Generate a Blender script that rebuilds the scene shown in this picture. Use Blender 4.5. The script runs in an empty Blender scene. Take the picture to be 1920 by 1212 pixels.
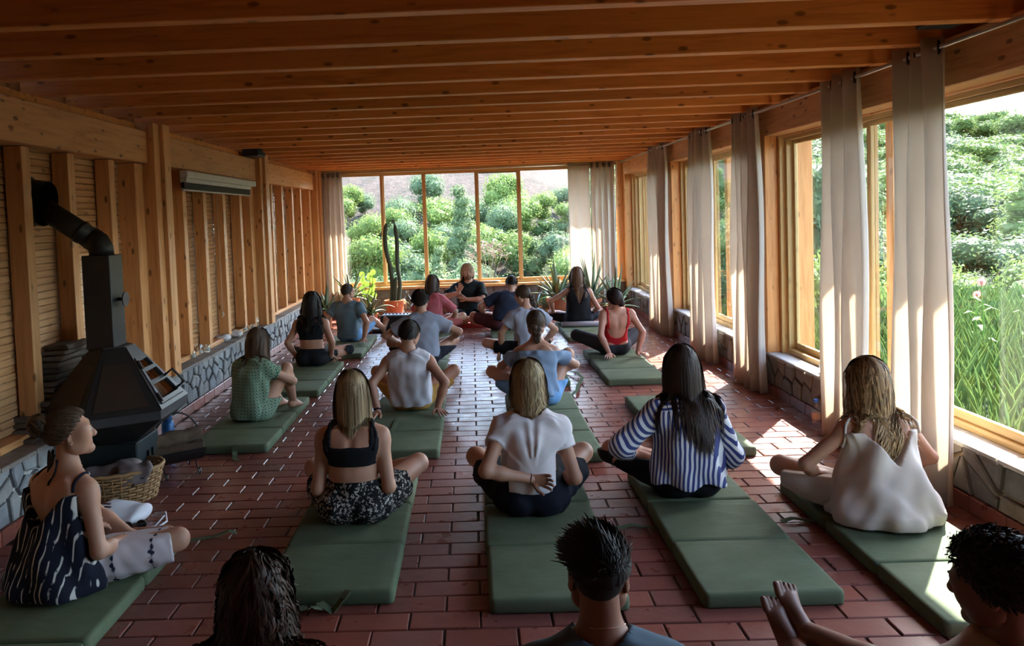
import bpy, bmesh, math, random
import numpy as np
from mathutils import Vector, Matrix
C = bpy.context.scene.collection
random.seed(7); rng = np.random.default_rng(7)
V = Vector
# ------------------------------------------------------------ camera
def make_camera():
    yaw, pitch, roll = -.01707, .04648, -.03549
    fwd = V((math.sin(yaw)*math.cos(pitch), math.cos(yaw)*math.cos(pitch), -math.sin(pitch)))
    r0 = V((math.cos(yaw), -math.sin(yaw), 0)); u0 = r0.cross(fwd)
    r = math.cos(roll)*r0 + math.sin(roll)*u0; u = -math.sin(roll)*r0 + math.cos(roll)*u0
    cd = bpy.data.cameras.new('camera'); cam = bpy.data.objects.new('camera', cd); C.objects.link(cam)
    m = Matrix((r, u, -fwd)).transposed().to_4x4(); m.translation = (0, 0, 1.7)
    cam.matrix_world = m
    cd.sensor_width = 36; cd.lens = 1455*36/1920
    cd.shift_x = (960-861.4)/1920; cd.shift_y = (472.9-606)/1920
    cd.clip_start = .05; cd.clip_end = 600
    bpy.context.scene.camera = cam
make_camera()
# ------------------------------------------------------------ light
SC = bpy.context.scene
SC.view_settings.view_transform = 'Standard'; SC.view_settings.look = 'None'
SC.view_settings.gamma = 1; SC.view_settings.use_curve_mapping = False
SC.view_settings.exposure = EXPOSURE = 3.08
SUN_H = V((-.59, -.81)).normalized(); SUN_EL = math.radians(40.5)
w = bpy.data.worlds.new('sky'); SC.world = w; w.use_nodes = True
nt = w.node_tree; sky = nt.nodes.new('ShaderNodeTexSky'); sky.sky_type = 'NISHITA'; sky.sun_disc = False
sky.sun_elevation = SUN_EL; sky.sun_rotation = math.atan2(.59, .81)
sky.dust_density = 1.2; sky.ozone_density = 2.0; sky.air_density = 1.1
bgn = nt.nodes['Background']; nt.links.new(sky.outputs[0], bgn.inputs[0]); bgn.inputs[1].default_value = .36
sl = bpy.data.lights.new('sun', 'SUN'); so = bpy.data.objects.new('sun', sl); C.objects.link(so)
sl.energy = 6.5; sl.angle = math.radians(.55); sl.color = (1, .95, .86)
sd = V((SUN_H.x*math.cos(SUN_EL), SUN_H.y*math.cos(SUN_EL), -math.sin(SUN_EL)))
so.rotation_euler = sd.to_track_quat('-Z', 'Y').to_euler(); so.location = (8, 10, 9)
def portal(loc, rot, sx, sy):
    l = bpy.data.lights.new('window_portal', 'AREA'); l.shape = 'RECTANGLE'; l.size = sx; l.size_y = sy; l.energy = 1
    l.cycles.is_portal = True
    o = bpy.data.objects.new('window_portal', l); C.objects.link(o); o.location = loc; o.rotation_euler = rot
portal((2.93, 7.0, 1.35), (0, math.radians(90), 0), 2.1, 13.4); portal((-.2, 13.68, 1.5), (math.radians(-90), 0, 0), 4.4, 2.2)
# ------------------------------------------------------------ materials
MATS = {}
class NT:
    def __init__(s, name):
        s.m = bpy.data.materials.new(name); s.m.use_nodes = True; s.t = s.m.node_tree
        s.b = s.t.nodes['Principled BSDF']; s.out = s.t.nodes['Material Output']
    def n(s, typ, **kw):
        x = s.t.nodes.new(typ)
        for k, v in kw.items():
            if k.startswith('i_'):
                k = k[2:]; k = int(k) if k.isdigit() else k.replace('_', ' ')
                if isinstance(v, bpy.types.NodeSocket): s.t.links.new(v, x.inputs[k])
                else: x.inputs[k].default_value = v
            else: setattr(x, k, v)
        return x
    def l(s, a, b): s.t.links.new(a, b)
    def coord(s, scale=(1, 1, 1), rnd=True):
        tc = s.n('ShaderNodeTexCoord'); v = tc.outputs['Object']
        if rnd:
            oi = s.n('ShaderNodeObjectInfo'); mm = s.n('ShaderNodeMath', operation='MULTIPLY', i_0=oi.outputs['Random'], i_1=37.0)
            v = s.n('ShaderNodeVectorMath', operation='ADD', i_0=v, i_1=mm.outputs[0]).outputs[0]
        return s.n('ShaderNodeMapping', i_Vector=v, i_Scale=scale).outputs[0]
    def ramp(s, fac, stops):
        r = s.n('ShaderNodeValToRGB', i_Fac=fac); e = r.color_ramp.elements
        while len(e) < len(stops): e.new(.5)
        for el, (p, c) in zip(e, stops): el.position = p; el.color = (*c, 1) if len(c) == 3 else c
        return r.outputs[0]
    def mix(s, fac, a, b, mode='MIX'):
        x = s.n('ShaderNodeMix', data_type='RGBA', blend_type=mode)
        for i, v in ((0, fac), (6, a), (7, b)):
            if isinstance(v, bpy.types.NodeSocket): s.l(v, x.inputs[i])
            else: x.inputs[i].default_value = (*v, 1) if isinstance(v, tuple) and len(v) == 3 else v
        return x.outputs[2]
    def bump(s, h, st, dist=.01):
        b = s.n('ShaderNodeBump', i_Height=h, i_Strength=st, i_Distance=dist); s.l(b.outputs[0], s.b.inputs['Normal'])
    def col(s, c):
        if isinstance(c, bpy.types.NodeSocket): s.l(c, s.b.inputs['Base Color'])
        else: s.b.inputs['Base Color'].default_value = (*c, 1)
    def set(s, rough=.6, spec=.4, metal=0):
        s.b.inputs['Roughness'].default_value = rough; s.b.inputs['Specular IOR Level'].default_value = spec; s.b.inputs['Metallic'].default_value = metal
        return s
def cached(f):
    def g(*a, **k):
        key = (f.__name__, repr(a), repr(sorted(k.items())))
        if key not in MATS: MATS[key] = f(*a, **k)
        return MATS[key]
    return g
@cached
def plain(name, c, rough=.6, spec=.4, metal=0, var=.12, scale=14):
    t = NT(name).set(rough, spec, metal)
    n = t.n('ShaderNodeTexNoise', i_Vector=t.coord(), i_Scale=scale, i_Detail=4.0)
    t.col(t.mix(n.outputs['Fac'], tuple(x*(1-var) for x in c), tuple(min(1, x*(1+var)) for x in c)))
    return t.m
@cached
def wood(name, c, dark, axis='Y', knots=1.0, rough=.45):
    t = NT(name).set(rough, .35)
    st = {'X': (1, 14, 14), 'Y': (14, 1, 14), 'Z': (14, 14, 1)}[axis]
    kt = {'X': (.45, 1, 1), 'Y': (1, .45, 1), 'Z': (1, 1, .45)}[axis]
    co = t.coord(st)
    n = t.n('ShaderNodeTexNoise', i_Vector=co, i_Scale=2.2, i_Detail=5.0, i_Roughness=.6, i_Distortion=.6)
    base = t.ramp(n.outputs['Fac'], [(.3, dark), (.5, c), (.75, tuple(min(1, x*1.12) for x in c))])
    vo = t.n('ShaderNodeTexVoronoi', i_Vector=t.coord(kt), i_Scale=12.0)
    k = t.ramp(vo.outputs['Distance'], [(.11, (1, 1, 1)), (.19, (0, 0, 0))])
    km = t.n('ShaderNodeMath', operation='MULTIPLY', i_0=k, i_1=.8*knots)
    oi = t.n('ShaderNodeObjectInfo')
    tint = t.n('ShaderNodeMapRange', i_Value=oi.outputs['Random'], i_3=.86, i_4=1.1)
    vm = t.n('ShaderNodeVectorMath', operation='SCALE', i_0=t.mix(km.outputs[0], base, tuple(x*.28 for x in dark)), i_Scale=tint.outputs[0])
    t.col(vm.outputs[0]); t.bump(n.outputs['Fac'], .15)
    return t.m
@cached
def fabric(name, c, rough=.85, var=.1, scale=60, sheen=.0, trans=0.0):
    t = NT(name).set(rough, .15)
    co = t.coord()
    n = t.n('ShaderNodeTexNoise', i_Vector=co, i_Scale=scale*4, i_Detail=2.0)
    n2 = t.n('ShaderNodeTexNoise', i_Vector=co, i_Scale=5.0, i_Detail=4.0)
    cc = t.mix(n2.outputs['Fac'], tuple(x*(1-var) for x in c), tuple(min(1, x*(1+var)) for x in c))
    t.col(cc); t.bump(n.outputs['Fac'], .12, .004)
    if trans:
        tr = t.n('ShaderNodeBsdfTranslucent'); t.l(cc, tr.inputs[0])
        ms = t.n('ShaderNodeMixShader', i_0=trans); t.l(t.b.outputs[0], ms.inputs[1]); t.l(tr.outputs[0], ms.inputs[2]); t.l(ms.outputs[0], t.out.inputs[0])
    return t.m
@cached
def tile_mat(name, c, c2, rough):
    t = NT(name).set(rough, .5)
    oi = t.n('ShaderNodeObjectInfo'); co = t.coord()
    n = t.n('ShaderNodeTexNoise', i_Vector=co, i_Scale=9.0, i_Detail=6.0)
    a = t.mix(oi.outputs['Random'], c, c2); b = t.mix(n.outputs['Fac'], a, tuple(x*.75 for x in c))
    vc = t.n('ShaderNodeVertexColor', layer_name='tint')
    t.col(t.mix(.8, b, vc.outputs[0], 'MULTIPLY'))
    r = t.n('ShaderNodeMapRange', i_Value=n.outputs['Fac'], i_1=.3, i_2=.7, i_3=rough-.08, i_4=rough+.1); t.l(r.outputs[0], t.b.inputs['Roughness'])
    n2 = t.n('ShaderNodeTexNoise', i_Vector=co, i_Scale=22.0, i_Detail=4.0); t.bump(n2.outputs['Fac'], .22, .006)
    return t.m
@cached
def stone_mat(name, cols, rough=.75, spec=.3, pale=.15):
    t = NT(name).set(rough, spec)
    oi = t.n('ShaderNodeObjectInfo'); co = t.coord()
    st = [(i/(len(cols)), c) for i, c in enumerate(cols)]
    r = t.n('ShaderNodeValToRGB', i_Fac=oi.outputs['Random']); r.color_ramp.interpolation = 'CONSTANT'; e = r.color_ramp.elements
    while len(e) < len(st): e.new(.5)
    for el, (p, c) in zip(e, st): el.position = p; el.color = (*c, 1)
    n = t.n('ShaderNodeTexNoise', i_Vector=co, i_Scale=11.0, i_Detail=8.0, i_Roughness=.65)
    t.col(t.mix(n.outputs['Fac'], t.mix(.55, r.outputs[0], (0, 0, 0)), t.mix(pale, r.outputs[0], (1, 1, 1))))
    t.bump(n.outputs['Fac'], .5, .02)
    return t.m
@cached
def glass(name, tint=(1, 1, 1), rough=0.0, gain=1.0):
    t = NT(name); t.t.nodes.remove(t.b)
    ge = t.n('ShaderNodeNewGeometry'); dt = t.n('ShaderNodeVectorMath', operation='DOT_PRODUCT', i_0=ge.outputs['Incoming'], i_1=ge.outputs['Normal'])
    ab = t.n('ShaderNodeMath', operation='ABSOLUTE', i_0=dt.outputs['Value']); om = t.n('ShaderNodeMath', operation='SUBTRACT', i_0=1.0, i_1=ab.outputs[0])
    pw = t.n('ShaderNodeMath', operation='POWER', i_0=om.outputs[0], i_1=5.0); mu = t.n('ShaderNodeMath', operation='MULTIPLY_ADD', i_0=pw.outputs[0], i_1=.93*gain, i_2=.04*gain); mu.use_clamp = True
    tr = t.n('ShaderNodeBsdfTransparent'); tr.inputs[0].default_value = (*tint, 1)
    gl = t.n('ShaderNodeBsdfGlossy', i_Roughness=rough)
    ms = t.n('ShaderNodeMixShader', i_0=mu.outputs[0]); t.l(tr.outputs[0], ms.inputs[1]); t.l(gl.outputs[0], ms.inputs[2]); t.l(ms.outputs[0], t.out.inputs[0])
    return t.m
@cached
def leafy(name, c1, c2, trans=.35, rough=.6, scale=1.2):
    t = NT(name).set(rough, .12)
    oi = t.n('ShaderNodeObjectInfo')
    n = t.n('ShaderNodeTexNoise', i_Vector=t.coord(), i_Scale=scale, i_Detail=3.0)
    hs = t.mix(n.outputs['Fac'], c1, c2); c = t.mix(.35, hs, t.ramp(oi.outputs['Random'], [(0, (.06, .09, .045)), (.5, (.10, .14, .05)), (1, (.15, .18, .075))]), 'MIX')
    t.col(c); tr = t.n('ShaderNodeBsdfTranslucent'); t.l(c, tr.inputs[0])
    ms = t.n('ShaderNodeMixShader', i_0=trans); t.l(t.b.outputs[0], ms.inputs[1]); t.l(tr.outputs[0], ms.inputs[2]); t.l(ms.outputs[0], t.out.inputs[0])
    return t.m
# ------------------------------------------------------------ mesh helpers
def mesh_obj(name, verts, faces, mat, parent=None, smooth=False, loc=(0, 0, 0), rot=None):
    me = bpy.data.meshes.new(name); me.from_pydata(verts, [], faces); me.update()
    if smooth: me.polygons.foreach_set('use_smooth', [True]*len(me.polygons))
    if mat: me.materials.append(mat)
    o = bpy.data.objects.new(name, me); C.objects.link(o); o.location = loc
    if rot: o.rotation_euler = rot
    if parent: o.parent = parent
    return o
class MB:
    """collects shapes into one mesh"""
    def __init__(s): s.v = []; s.f = []
    def add(s, vs, fs):
        k = len(s.v); s.v += [tuple(v) for v in vs]; s.f += [tuple(i+k for i in f) for f in fs]; return s
    def box(s, lo, hi, b=0.0):
        x0, y0, z0 = lo; x1, y1, z1 = hi
        if b <= 0:
            return s.add([(x0,y0,z0),(x1,y0,z0),(x1,y1,z0),(x0,y1,z0),(x0,y0,z1),(x1,y0,z1),(x1,y1,z1),(x0,y1,z1)],
                         [(0,3,2,1),(4,5,6,7),(0,1,5,4),(1,2,6,5),(2,3,7,6),(3,0,4,7)])
        bm = bmesh.new(); bmesh.ops.create_cube(bm, size=1)
        for v in bm.verts: v.co = V(((x0+x1)/2+v.co.x*(x1-x0), (y0+y1)/2+v.co.y*(y1-y0), (z0+z1)/2+v.co.z*(z1-z0)))
        bmesh.ops.bevel(bm, geom=bm.edges[:], offset=b, segments=2 if b > .008 else 1, affect='EDGES', profile=.5)
        bm.verts.index_update(); s.add([v.co[:] for v in bm.verts], [[v.index for v in f.verts] for f in bm.faces]); bm.free(); return s
    def tube(s, pts, r, n=8, caps=True):
        pts = [V(p) for p in pts]; rs = r if hasattr(r, '__len__') else [r]*len(pts)
        k = len(s.v); up = V((0, 0, 1)); prev = None
        for i, p in enumerate(pts):
            d = (pts[min(i+1, len(pts)-1)]-pts[max(i-1, 0)]).normalized()
            if prev is None:
                a = up if abs(d.z) < .9 else V((1, 0, 0)); a = (a-d*a.dot(d)).normalized()
            else: a = (prev-d*prev.dot(d)).normalized()
            prev = a; b = d.cross(a)
            for j in range(n):
                t = 2*math.pi*j/n; s.v.append(tuple(p+(a*math.cos(t)+b*math.sin(t))*rs[i]))
        for i in range(len(pts)-1):
            for j in range(n):
                j2 = (j+1) % n; s.f.append((k+i*n+j, k+i*n+j2, k+(i+1)*n+j2, k+(i+1)*n+j))
        if caps:
            s.f.append(tuple(k+j for j in range(n))[::-1]); e = k+(len(pts)-1)*n; s.f.append(tuple(e+j for j in range(n)))
        return s
    def lathe(s, prof, n=24, c=(0, 0, 0)):
        k = len(s.v); m = len(prof)
        for r, z in prof:
            for j in range(n):
                t = 2*math.pi*j/n; s.v.append((c[0]+r*math.cos(t), c[1]+r*math.sin(t), c[2]+z))
        for i in range(m-1):
            for j in range(n):
                j2 = (j+1) % n; s.f.append((k+i*n+j, k+i*n+j2, k+(i+1)*n+j2, k+(i+1)*n+j))
        s.f.append(tuple(k+j for j in range(n))[::-1]); s.f.append(tuple(k+(m-1)*n+j for j in range(n)))
        return s
    def prism(s, poly, base, ex, inset=0.0, lift=0.0):
        """poly: list of 3d points (ccw seen from the front), ex: extrusion vector"""
        n = len(poly); P = [V(p) for p in poly]; ex = V(ex); c = sum(P, V())/n
        T = [p+ex for p in P]; vs = P+T; fs = [(i, (i+1) % n, n+(i+1) % n, n+i) for i in range(n)]
        if inset:
            I = [p+(c-p)*min(.8, inset/max((c-p).length, .01))+ex*(1+lift) for p in P]
            vs += I; fs += [(n+i, n+(i+1) % n, 2*n+(i+1) % n, 2*n+i) for i in range(n)]+[tuple(range(2*n, 3*n))]
        else: fs.append(tuple(range(n, 2*n)))
        return s.add(vs, fs)
    def obj(s, name, mat, parent=None, smooth=False, loc=(0, 0, 0), rot=None): return mesh_obj(name, s.v, s.f, mat, parent, smooth, loc, rot)
def box_o(name, lo, hi, mat, parent=None, b=.004):
    c = V([(a+d)/2 for a, d in zip(lo, hi)]); h = [(d-a)/2 for a, d in zip(lo, hi)]
    return MB().box([-x for x in h], h, b).obj(name, mat, parent, loc=c)
def tag(o, label, cat, group=None):
    o['label'] = label; o['category'] = cat
    if group: o['group'] = group
    return o
def thing(name, label, cat, loc=(0, 0, 0), rz=0, group=None):
    o = bpy.data.objects.new(name, None); C.objects.link(o); o.location = loc; o.rotation_euler = (0, 0, rz); o.empty_display_size = .1
    return tag(o, label, cat, group)
def struct(o): o['kind'] = 'structure'; return o
def stuff(o): o['kind'] = 'stuff'; return o
def dup(o, parent=None):
    c = o.copy(); C.objects.link(c)
    if parent: c.parent = parent
    for ch in o.children: dup(ch, c)
    return c
def smooth_by_angle(o, a=40):
    o.data.polygons.foreach_set('use_smooth', [True]*len(o.data.polygons)); o.data.set_sharp_from_angle(angle=math.radians(a)); return o
def clip(poly, px, py, nx, ny):
    out = []
    for i in range(len(poly)):
        a = poly[i]; b = poly[(i+1) % len(poly)]; da = (a[0]-px)*nx+(a[1]-py)*ny; db = (b[0]-px)*nx+(b[1]-py)*ny
        if da <= 0: out.append(a)
        if (da < 0 < db) or (db < 0 < da): t = da/(da-db); out.append((a[0]+(b[0]-a[0])*t, a[1]+(b[1]-a[1])*t))
    return out
def cells(u0, u1, v0, v1, du, dv, seed, jit=.42, gap=.012):
    """irregular stone cells filling a rectangle"""
    r = random.Random(seed); nu = max(1, round((u1-u0)/du)); nv = max(1, round((v1-v0)/dv)); S = []
    for i in range(nu):
        for j in range(nv):
            S.append((u0+(i+.5+(.25 if j % 2 else -.25)+r.uniform(-jit, jit))*(u1-u0)/nu, v0+(j+.5+r.uniform(-jit, jit)*.8)*(v1-v0)/nv))
    out = []; k = dv/du*1.0
    for i, s in enumerate(S):
        p = [(u0, v0), (u1, v0), (u1, v1), (u0, v1)]
        for j, q in enumerate(S):
            if i == j or abs(q[0]-s[0]) > 3*du: continue
            dx, dy = q[0]-s[0], q[1]-s[1]; L = math.hypot(dx, dy) or 1e-6
            p = clip(p, s[0]+dx/2-dx/L*gap/2, s[1]+dy/2-dy/L*gap/2, dx/L, dy/L)
            if len(p) < 3: break
        if len(p) >= 3:
            a = abs(sum(p[m][0]*p[(m+1) % len(p)][1]-p[(m+1) % len(p)][0]*p[m][1] for m in range(len(p))))/2
            if a > .0012: out.append(p)
    return out
# ------------------------------------------------------------ room
XL, XR, YF, YB = -2.6, 2.65, 13.6, -3.2
PINE, PINE_D = (.62, .31, .125), (.46, .20, .065)
RAFT, RAFT_D = (.68, .27, .066), (.52, .175, .036)
wY = wood('pine_along_y', PINE, PINE_D, 'Y'); wZ = wood('pine_along_z', PINE, PINE_D, 'Z'); wX = wood('pine_rafter', RAFT, RAFT_D, 'X')
wF = wood('window_frame_z', (.52, .33, .13), (.40, .24, .09), 'Z', .3); wFy = wood('window_frame_y', (.52, .33, .13), (.40, .24, .09), 'Y', .3); wFx = wood('window_frame_x', (.56, .33, .12), (.44, .24, .08), 'X', .3)
wP = wood('post_orange', (.60, .27, .09), (.45, .18, .05), 'Z', .8)
dark_hide = plain('shadow_gap_board', (.10, .06, .03))
TILE = tile_mat('terracotta', (.235, .072, .050), (.175, .056, .045), .33)
GROUT = plain('floor_grout', (.085, .062, .055), .8)
mortL = plain('lime_mortar', (.42, .40, .38), .9); mortR = plain('ochre_mortar', (.34, .23, .13), .9)
STL = stone_mat('grey_slate', [(.20, .215, .23), (.25, .26, .27), (.15, .16, .175), (.27, .265, .26), (.18, .19, .22), (.23, .22, .21)])
STR = stone_mat('brown_schist', [(.17, .115, .065), (.12, .095, .065), (.21, .145, .08), (.10, .085, .065), (.18, .13, .085)])
# floor
fl = struct(MB().box((XL-.3, YB, -.12), (XR+.3, YF+.3, -.008)).obj('floor', GROUT))
def tile_mesh(L, W, T, b, tint):
    m = MB(); h = (L/2, W/2)
    vs = []; 
    for z, i in ((-T, 0), (-b, 0), (0, b)): vs += [(sx*(h[0]-i), sy*(h[1]-i), z) for sx, sy in ((-1,-1),(1,-1),(1,1),(-1,1))]
    fs = [(a+i, a+(i+1) % 4, a+4+(i+1) % 4, a+4+i) for a in (0, 4) for i in range(4)]+[(8, 9, 10, 11)]
    me = bpy.data.meshes.new('tile'); me.from_pydata(vs, [], fs); me.materials.append(TILE)
    set_tint(me, tint); return me
def set_tint(me, t):
    a = me.color_attributes.new('tint', 'FLOAT_COLOR', 'CORNER'); n = len(a.data)
    a.data.foreach_set('color', np.asarray(t, dtype=np.float32).ravel() if np.ndim(t) == 2 else np.tile(np.array([*t, 1.0], dtype=np.float32), n))
TINTS = [(1, 1, 1), (.85, .82, .82), (1.12, 1.05, 1), (.95, 1.0, 1.08), (1.05, .9, .85)]
TM = [tile_mesh(.292, .132, .012, .004, t) for t in TINTS]
rest = MB(); rest_t = []; tl = []
row0 = 3.125
for r in range(-45, 76):
    yc = row0+.14*(r+.5)
    if yc > YF+.05 or yc < YB: continue
    off = -.32 if r % 2 == 0 else -.17
    for k in range(-9, 12):
        xc = off+.15+.30*k
        if xc < XL-.1 or xc > XR+.1: continue
        tl.append((yc, xc))
def covered(y, x):   # tiles lying wholly under a mat are not seen
    return any(a < x-.1 and x+.1 < b and c < y-.05 and y+.02 < d for a, b, c, d in ((-2.17,-1.6,2.4,4.0),(-.97,-.42,3.35,4.9),(.03,.6,3.25,4.85),(.95,1.5,3.25,4.8),(1.8,2.36,3.0,4.5)))
vis = sorted([t for t in tl if t[0] > 2.97 and abs(t[1]) < .75*t[0]+.1 and not covered(*t)])
near = set(vis[:300])
for y, x in tl:
    me = TM[rng.integers(5)]; dz = rng.uniform(-.0015, .0015)
    if (y, x) in near:
        o = bpy.data.objects.new('tile', me); C.objects.link(o); o.location = (x+rng.uniform(-.002, .002), y, dz); o.rotation_euler = (rng.normal(0, .004), rng.normal(0, .003), rng.normal(0, .004)); o.parent = fl
    else:
        vs = [(v.co.x+x, v.co.y+y, v.co.z+dz+v.co.x*tx+v.co.y*ty) for tx, ty in [(rng.normal(0, .003), rng.normal(0, .004))] for v in me.vertices]
        rest.add(vs, [tuple(p.vertices) for p in me.polygons]); t = np.array(TINTS[rng.integers(5)])*rng.uniform(.85, 1.12); rest_t += [(*t, 1.0)]*36
o = stuff(rest.obj('tiles', TILE, fl)); set_tint(o.data, np.array(rest_t))
# ceiling: boards and rafters
ce = struct(MB().box((XL-.25, YB, 2.76), (XR+.9, YF+.8, 2.80)).obj('ceiling', wood('ceiling_boards', (.46, .19, .06), (.33, .12, .03), 'Y')))
rm = MB().box((-(XR+.15-XL+.24)/2, -.04, -.1), ((XR+.15-XL+.24)/2, .04, .1), .004)
r0 = None
for k in range(-11, 19):
    y = 3.30+.557*k
    if y > YF-.2: break
    if r0 is None: r0 = rm.obj('rafter', wX, ce, loc=((XR+.15+XL-.24)/2, y, 2.655)); o = r0
    else: o = r0.copy(); C.objects.link(o); o.location.y = y
roof = struct(MB().box((XR+.15, YB, 2.66), (XR+.98, YF+.9, 2.74)).box((XL, YF+.2, 2.66), (XR+.98, YF+1.0, 2.74)).obj('trim_1', wX))
# ---- left wall
wl = struct(MB().box((-2.95, YB, 0), (-2.86, YF+.2, 2.76)).obj('wall_left', wood('wall_board', (.50, .25, .10), (.36, .16, .055), 'Y')))
STUDS = [(1.02,), (1.62,), (2.22,), (4.13,), (4.74,), (5.28,), (5.88,), (7.35,), (7.91,), (8.53,), (9.15,), (10.62,), (11.2,), (11.83,), (12.41,)]
POSTS = [(-.65, -.3), (2.98, 3.32), (6.4, 6.76), (9.62, 10.0), (13.12, 13.55)]
sm = MB().box((-.055, -.045, -.875), (.055, .045, .875), .003); s0 = None
for (y,) in STUDS:
    if s0 is None: s0 = sm.obj('stud', wZ, wl, loc=(-2.775, y, 1.345)); continue
    o = s0.copy(); C.objects.link(o); o.location.y = y
for a, b in POSTS:
    box_o('post', (-2.86, a, .42), (-2.60, b-.02, 2.56), wZ, wl); box_o('post_board', (-2.60, a+.12, .42), (-2.565, b-.10, 2.56), wZ, wl); box_o('post_board', (-2.86, b-.018, .42), (-2.625, b+.03, 2.49), wZ, wl)
    box_o('post_board', (-2.86, a-.16, .42), (-2.70, a-.004, 2.22), wZ, wl)
for (a, b) in [(YB, -.66), (-.3, 2.975), (3.352, 6.395), (6.792, 9.615), (10.032, 13.115)]:
    box_o('beam', (-2.84, a, 2.225), (-2.655, b, 2.49), wY, wl, .006); box_o('sill_plate', (-2.86, a, .42), (-2.735, b, .465), wY, wl)
    box_o('blocking', (-2.86, a, 2.49), (-2.74, b, 2.56), wX, wl)
# slats between studs
edges = sorted([y for (y,) in STUDS]+[-.3, 2.83, 3.33, 6.24, 6.78, 9.46, 10.02, 12.97])
slat_m = wood('wall_slats', (.62, .35, .17), (.44, .21, .085), 'Y', .8, .28); slat_m.node_tree.nodes['Principled BSDF'].inputs['Specular IOR Level'].default_value = .7
for a, b in zip(edges[:-1], edges[1:]):
    if b-a > .75 or a < 2.5 or b-a < .2: continue
    m = MB(); z = .47; gap = .046
    while z < 2.22:
        h = gap-.006; x1 = -2.842+rng.uniform(-.003, .003)
        m.add([(-2.858, a, z), (-2.858, b, z), (x1, a, z+.004), (x1, b, z+.004), (x1-.006, a, z+h), (x1-.006, b, z+h), (-2.858, a, z+h), (-2.858, b, z+h)], [(0, 1, 3, 2), (2, 3, 5, 4), (4, 5, 7, 6)]); z += gap
    stuff(m.obj('slats', slat_m, wl))
# stone bench along the left wall
bl = struct(MB().box((-2.9, YB, 0), (XL-.022, YF, .395)).obj('trim_2', mortL))
for p in cells(3.3, YF-.02, .095, .40, .15, .115, 5, .46, .022):
    ex = rng.uniform(.018, .034); MB().prism([(XL-.025, u, v) for u, v in p], (0,)*3, (ex, 0, 0), .012, .25).obj('stone', STL, bl)
SLT = stone_mat('bench_top_slate', [(.17, .13, .10), (.14, .115, .095), (.20, .15, .115), (.12, .105, .095)], .6)
for p in cells(3.3, YF-.02, -2.86, XL+.012, .42, .25, 11, .3, .008): MB().prism([(v, u, .395) for u, v in p][::-1], (0,)*3, (0, 0, rng.uniform(.02, .027)), .008, .2).obj('slab', SLT, bl)
def skirting(name, a, b, fn, n):
    p = struct(fn(a, b, .0, .085, -.004).obj(name, GROUT)); k = (b-a)/n
    for i in range(n):
        q = fn(a+i*k+.003, a+(i+1)*k-.003, .002, .088, .008+rng.uniform(0, .002)).obj('tile', TILE, p); set_tint(q.data, np.array(TINTS[rng.integers(5)])*1.15)
def fL(a, b, z0, z1, e): return MB().box((XL-.02, a, z0), (XL+.004+e, b, z1), .003)
def fR(a, b, z0, z1, e): return MB().box((XR-.004-e, a, z0), (XR+.02, b, z1), .003)
def fF(a, b, z0, z1, e): return MB().box((a, YF-.004-e, z0), (b, YF+.02, z1), .003)
skirting('baseboard_left', 3.2, YF, fL, 36); skirting('baseboard_right', 3.0, YF, fR, 36); skirting('baseboard_front', XL, XR, fF, 18)
# ---- right wall
wr = struct(MB().box((XR+.022, YB, 0), (XR+.30, YF+.2, .335)).obj('wall_right', mortR))
for p in cells(3.0, YF-.02, .095, .34, .20, .12, 21, .44, .022): MB().prism([(XR+.025, u, v) for u, v in p][::-1], (0,)*3, (-rng.uniform(.02, .034), 0, 0), .014, .25).obj('stone', STR, wr)
SILL = plain('pale_stone_sill', (.50, .47, .43), .8, var=.25)
y = 2.6
while y < YF:
    L = rng.uniform(.28, .5); box_o('sill_stone', (XR+rng.uniform(-.006, .01), y, .33), (XR+.30, min(y+L, YF)-.006, .36+rng.uniform(-.004, .004)), SILL, wr, .012); y += L
box_o('header', (XR, YB, 2.315), (XR+.17, YF+.1, 2.545), wY, wr, .006); box_o('header_lip', (XR-.025, YB, 2.535), (XR+.12, YF+.1, 2.575), wY, wr, .003)
box_o('header_outer', (XR+.15, YB, 2.30), (XR+.27, YF+.1, 2.68), wY, wr, .004)
PR = [(-.2, .16), (3.36, 3.72), (7.05, 7.28), (10.32, 10.56), (13.42, 13.6)]
for a, b in PR:
    box_o('post', (XR+.0, a, .36), (XR+.115, b, 2.34), wP, wr, .006); box_o('outer_post', (XR+.26, a-.02, .30), (XR+.42, b-.05, 2.66), wP, wr, .006)
    box_o('jamb', (XR+.116, a-.045, .36), (XR+.17, b+.045, 2.315), wF, wr)
GL = glass('window_glass', (.95, .975, .97), 0.0, 1.35)
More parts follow.
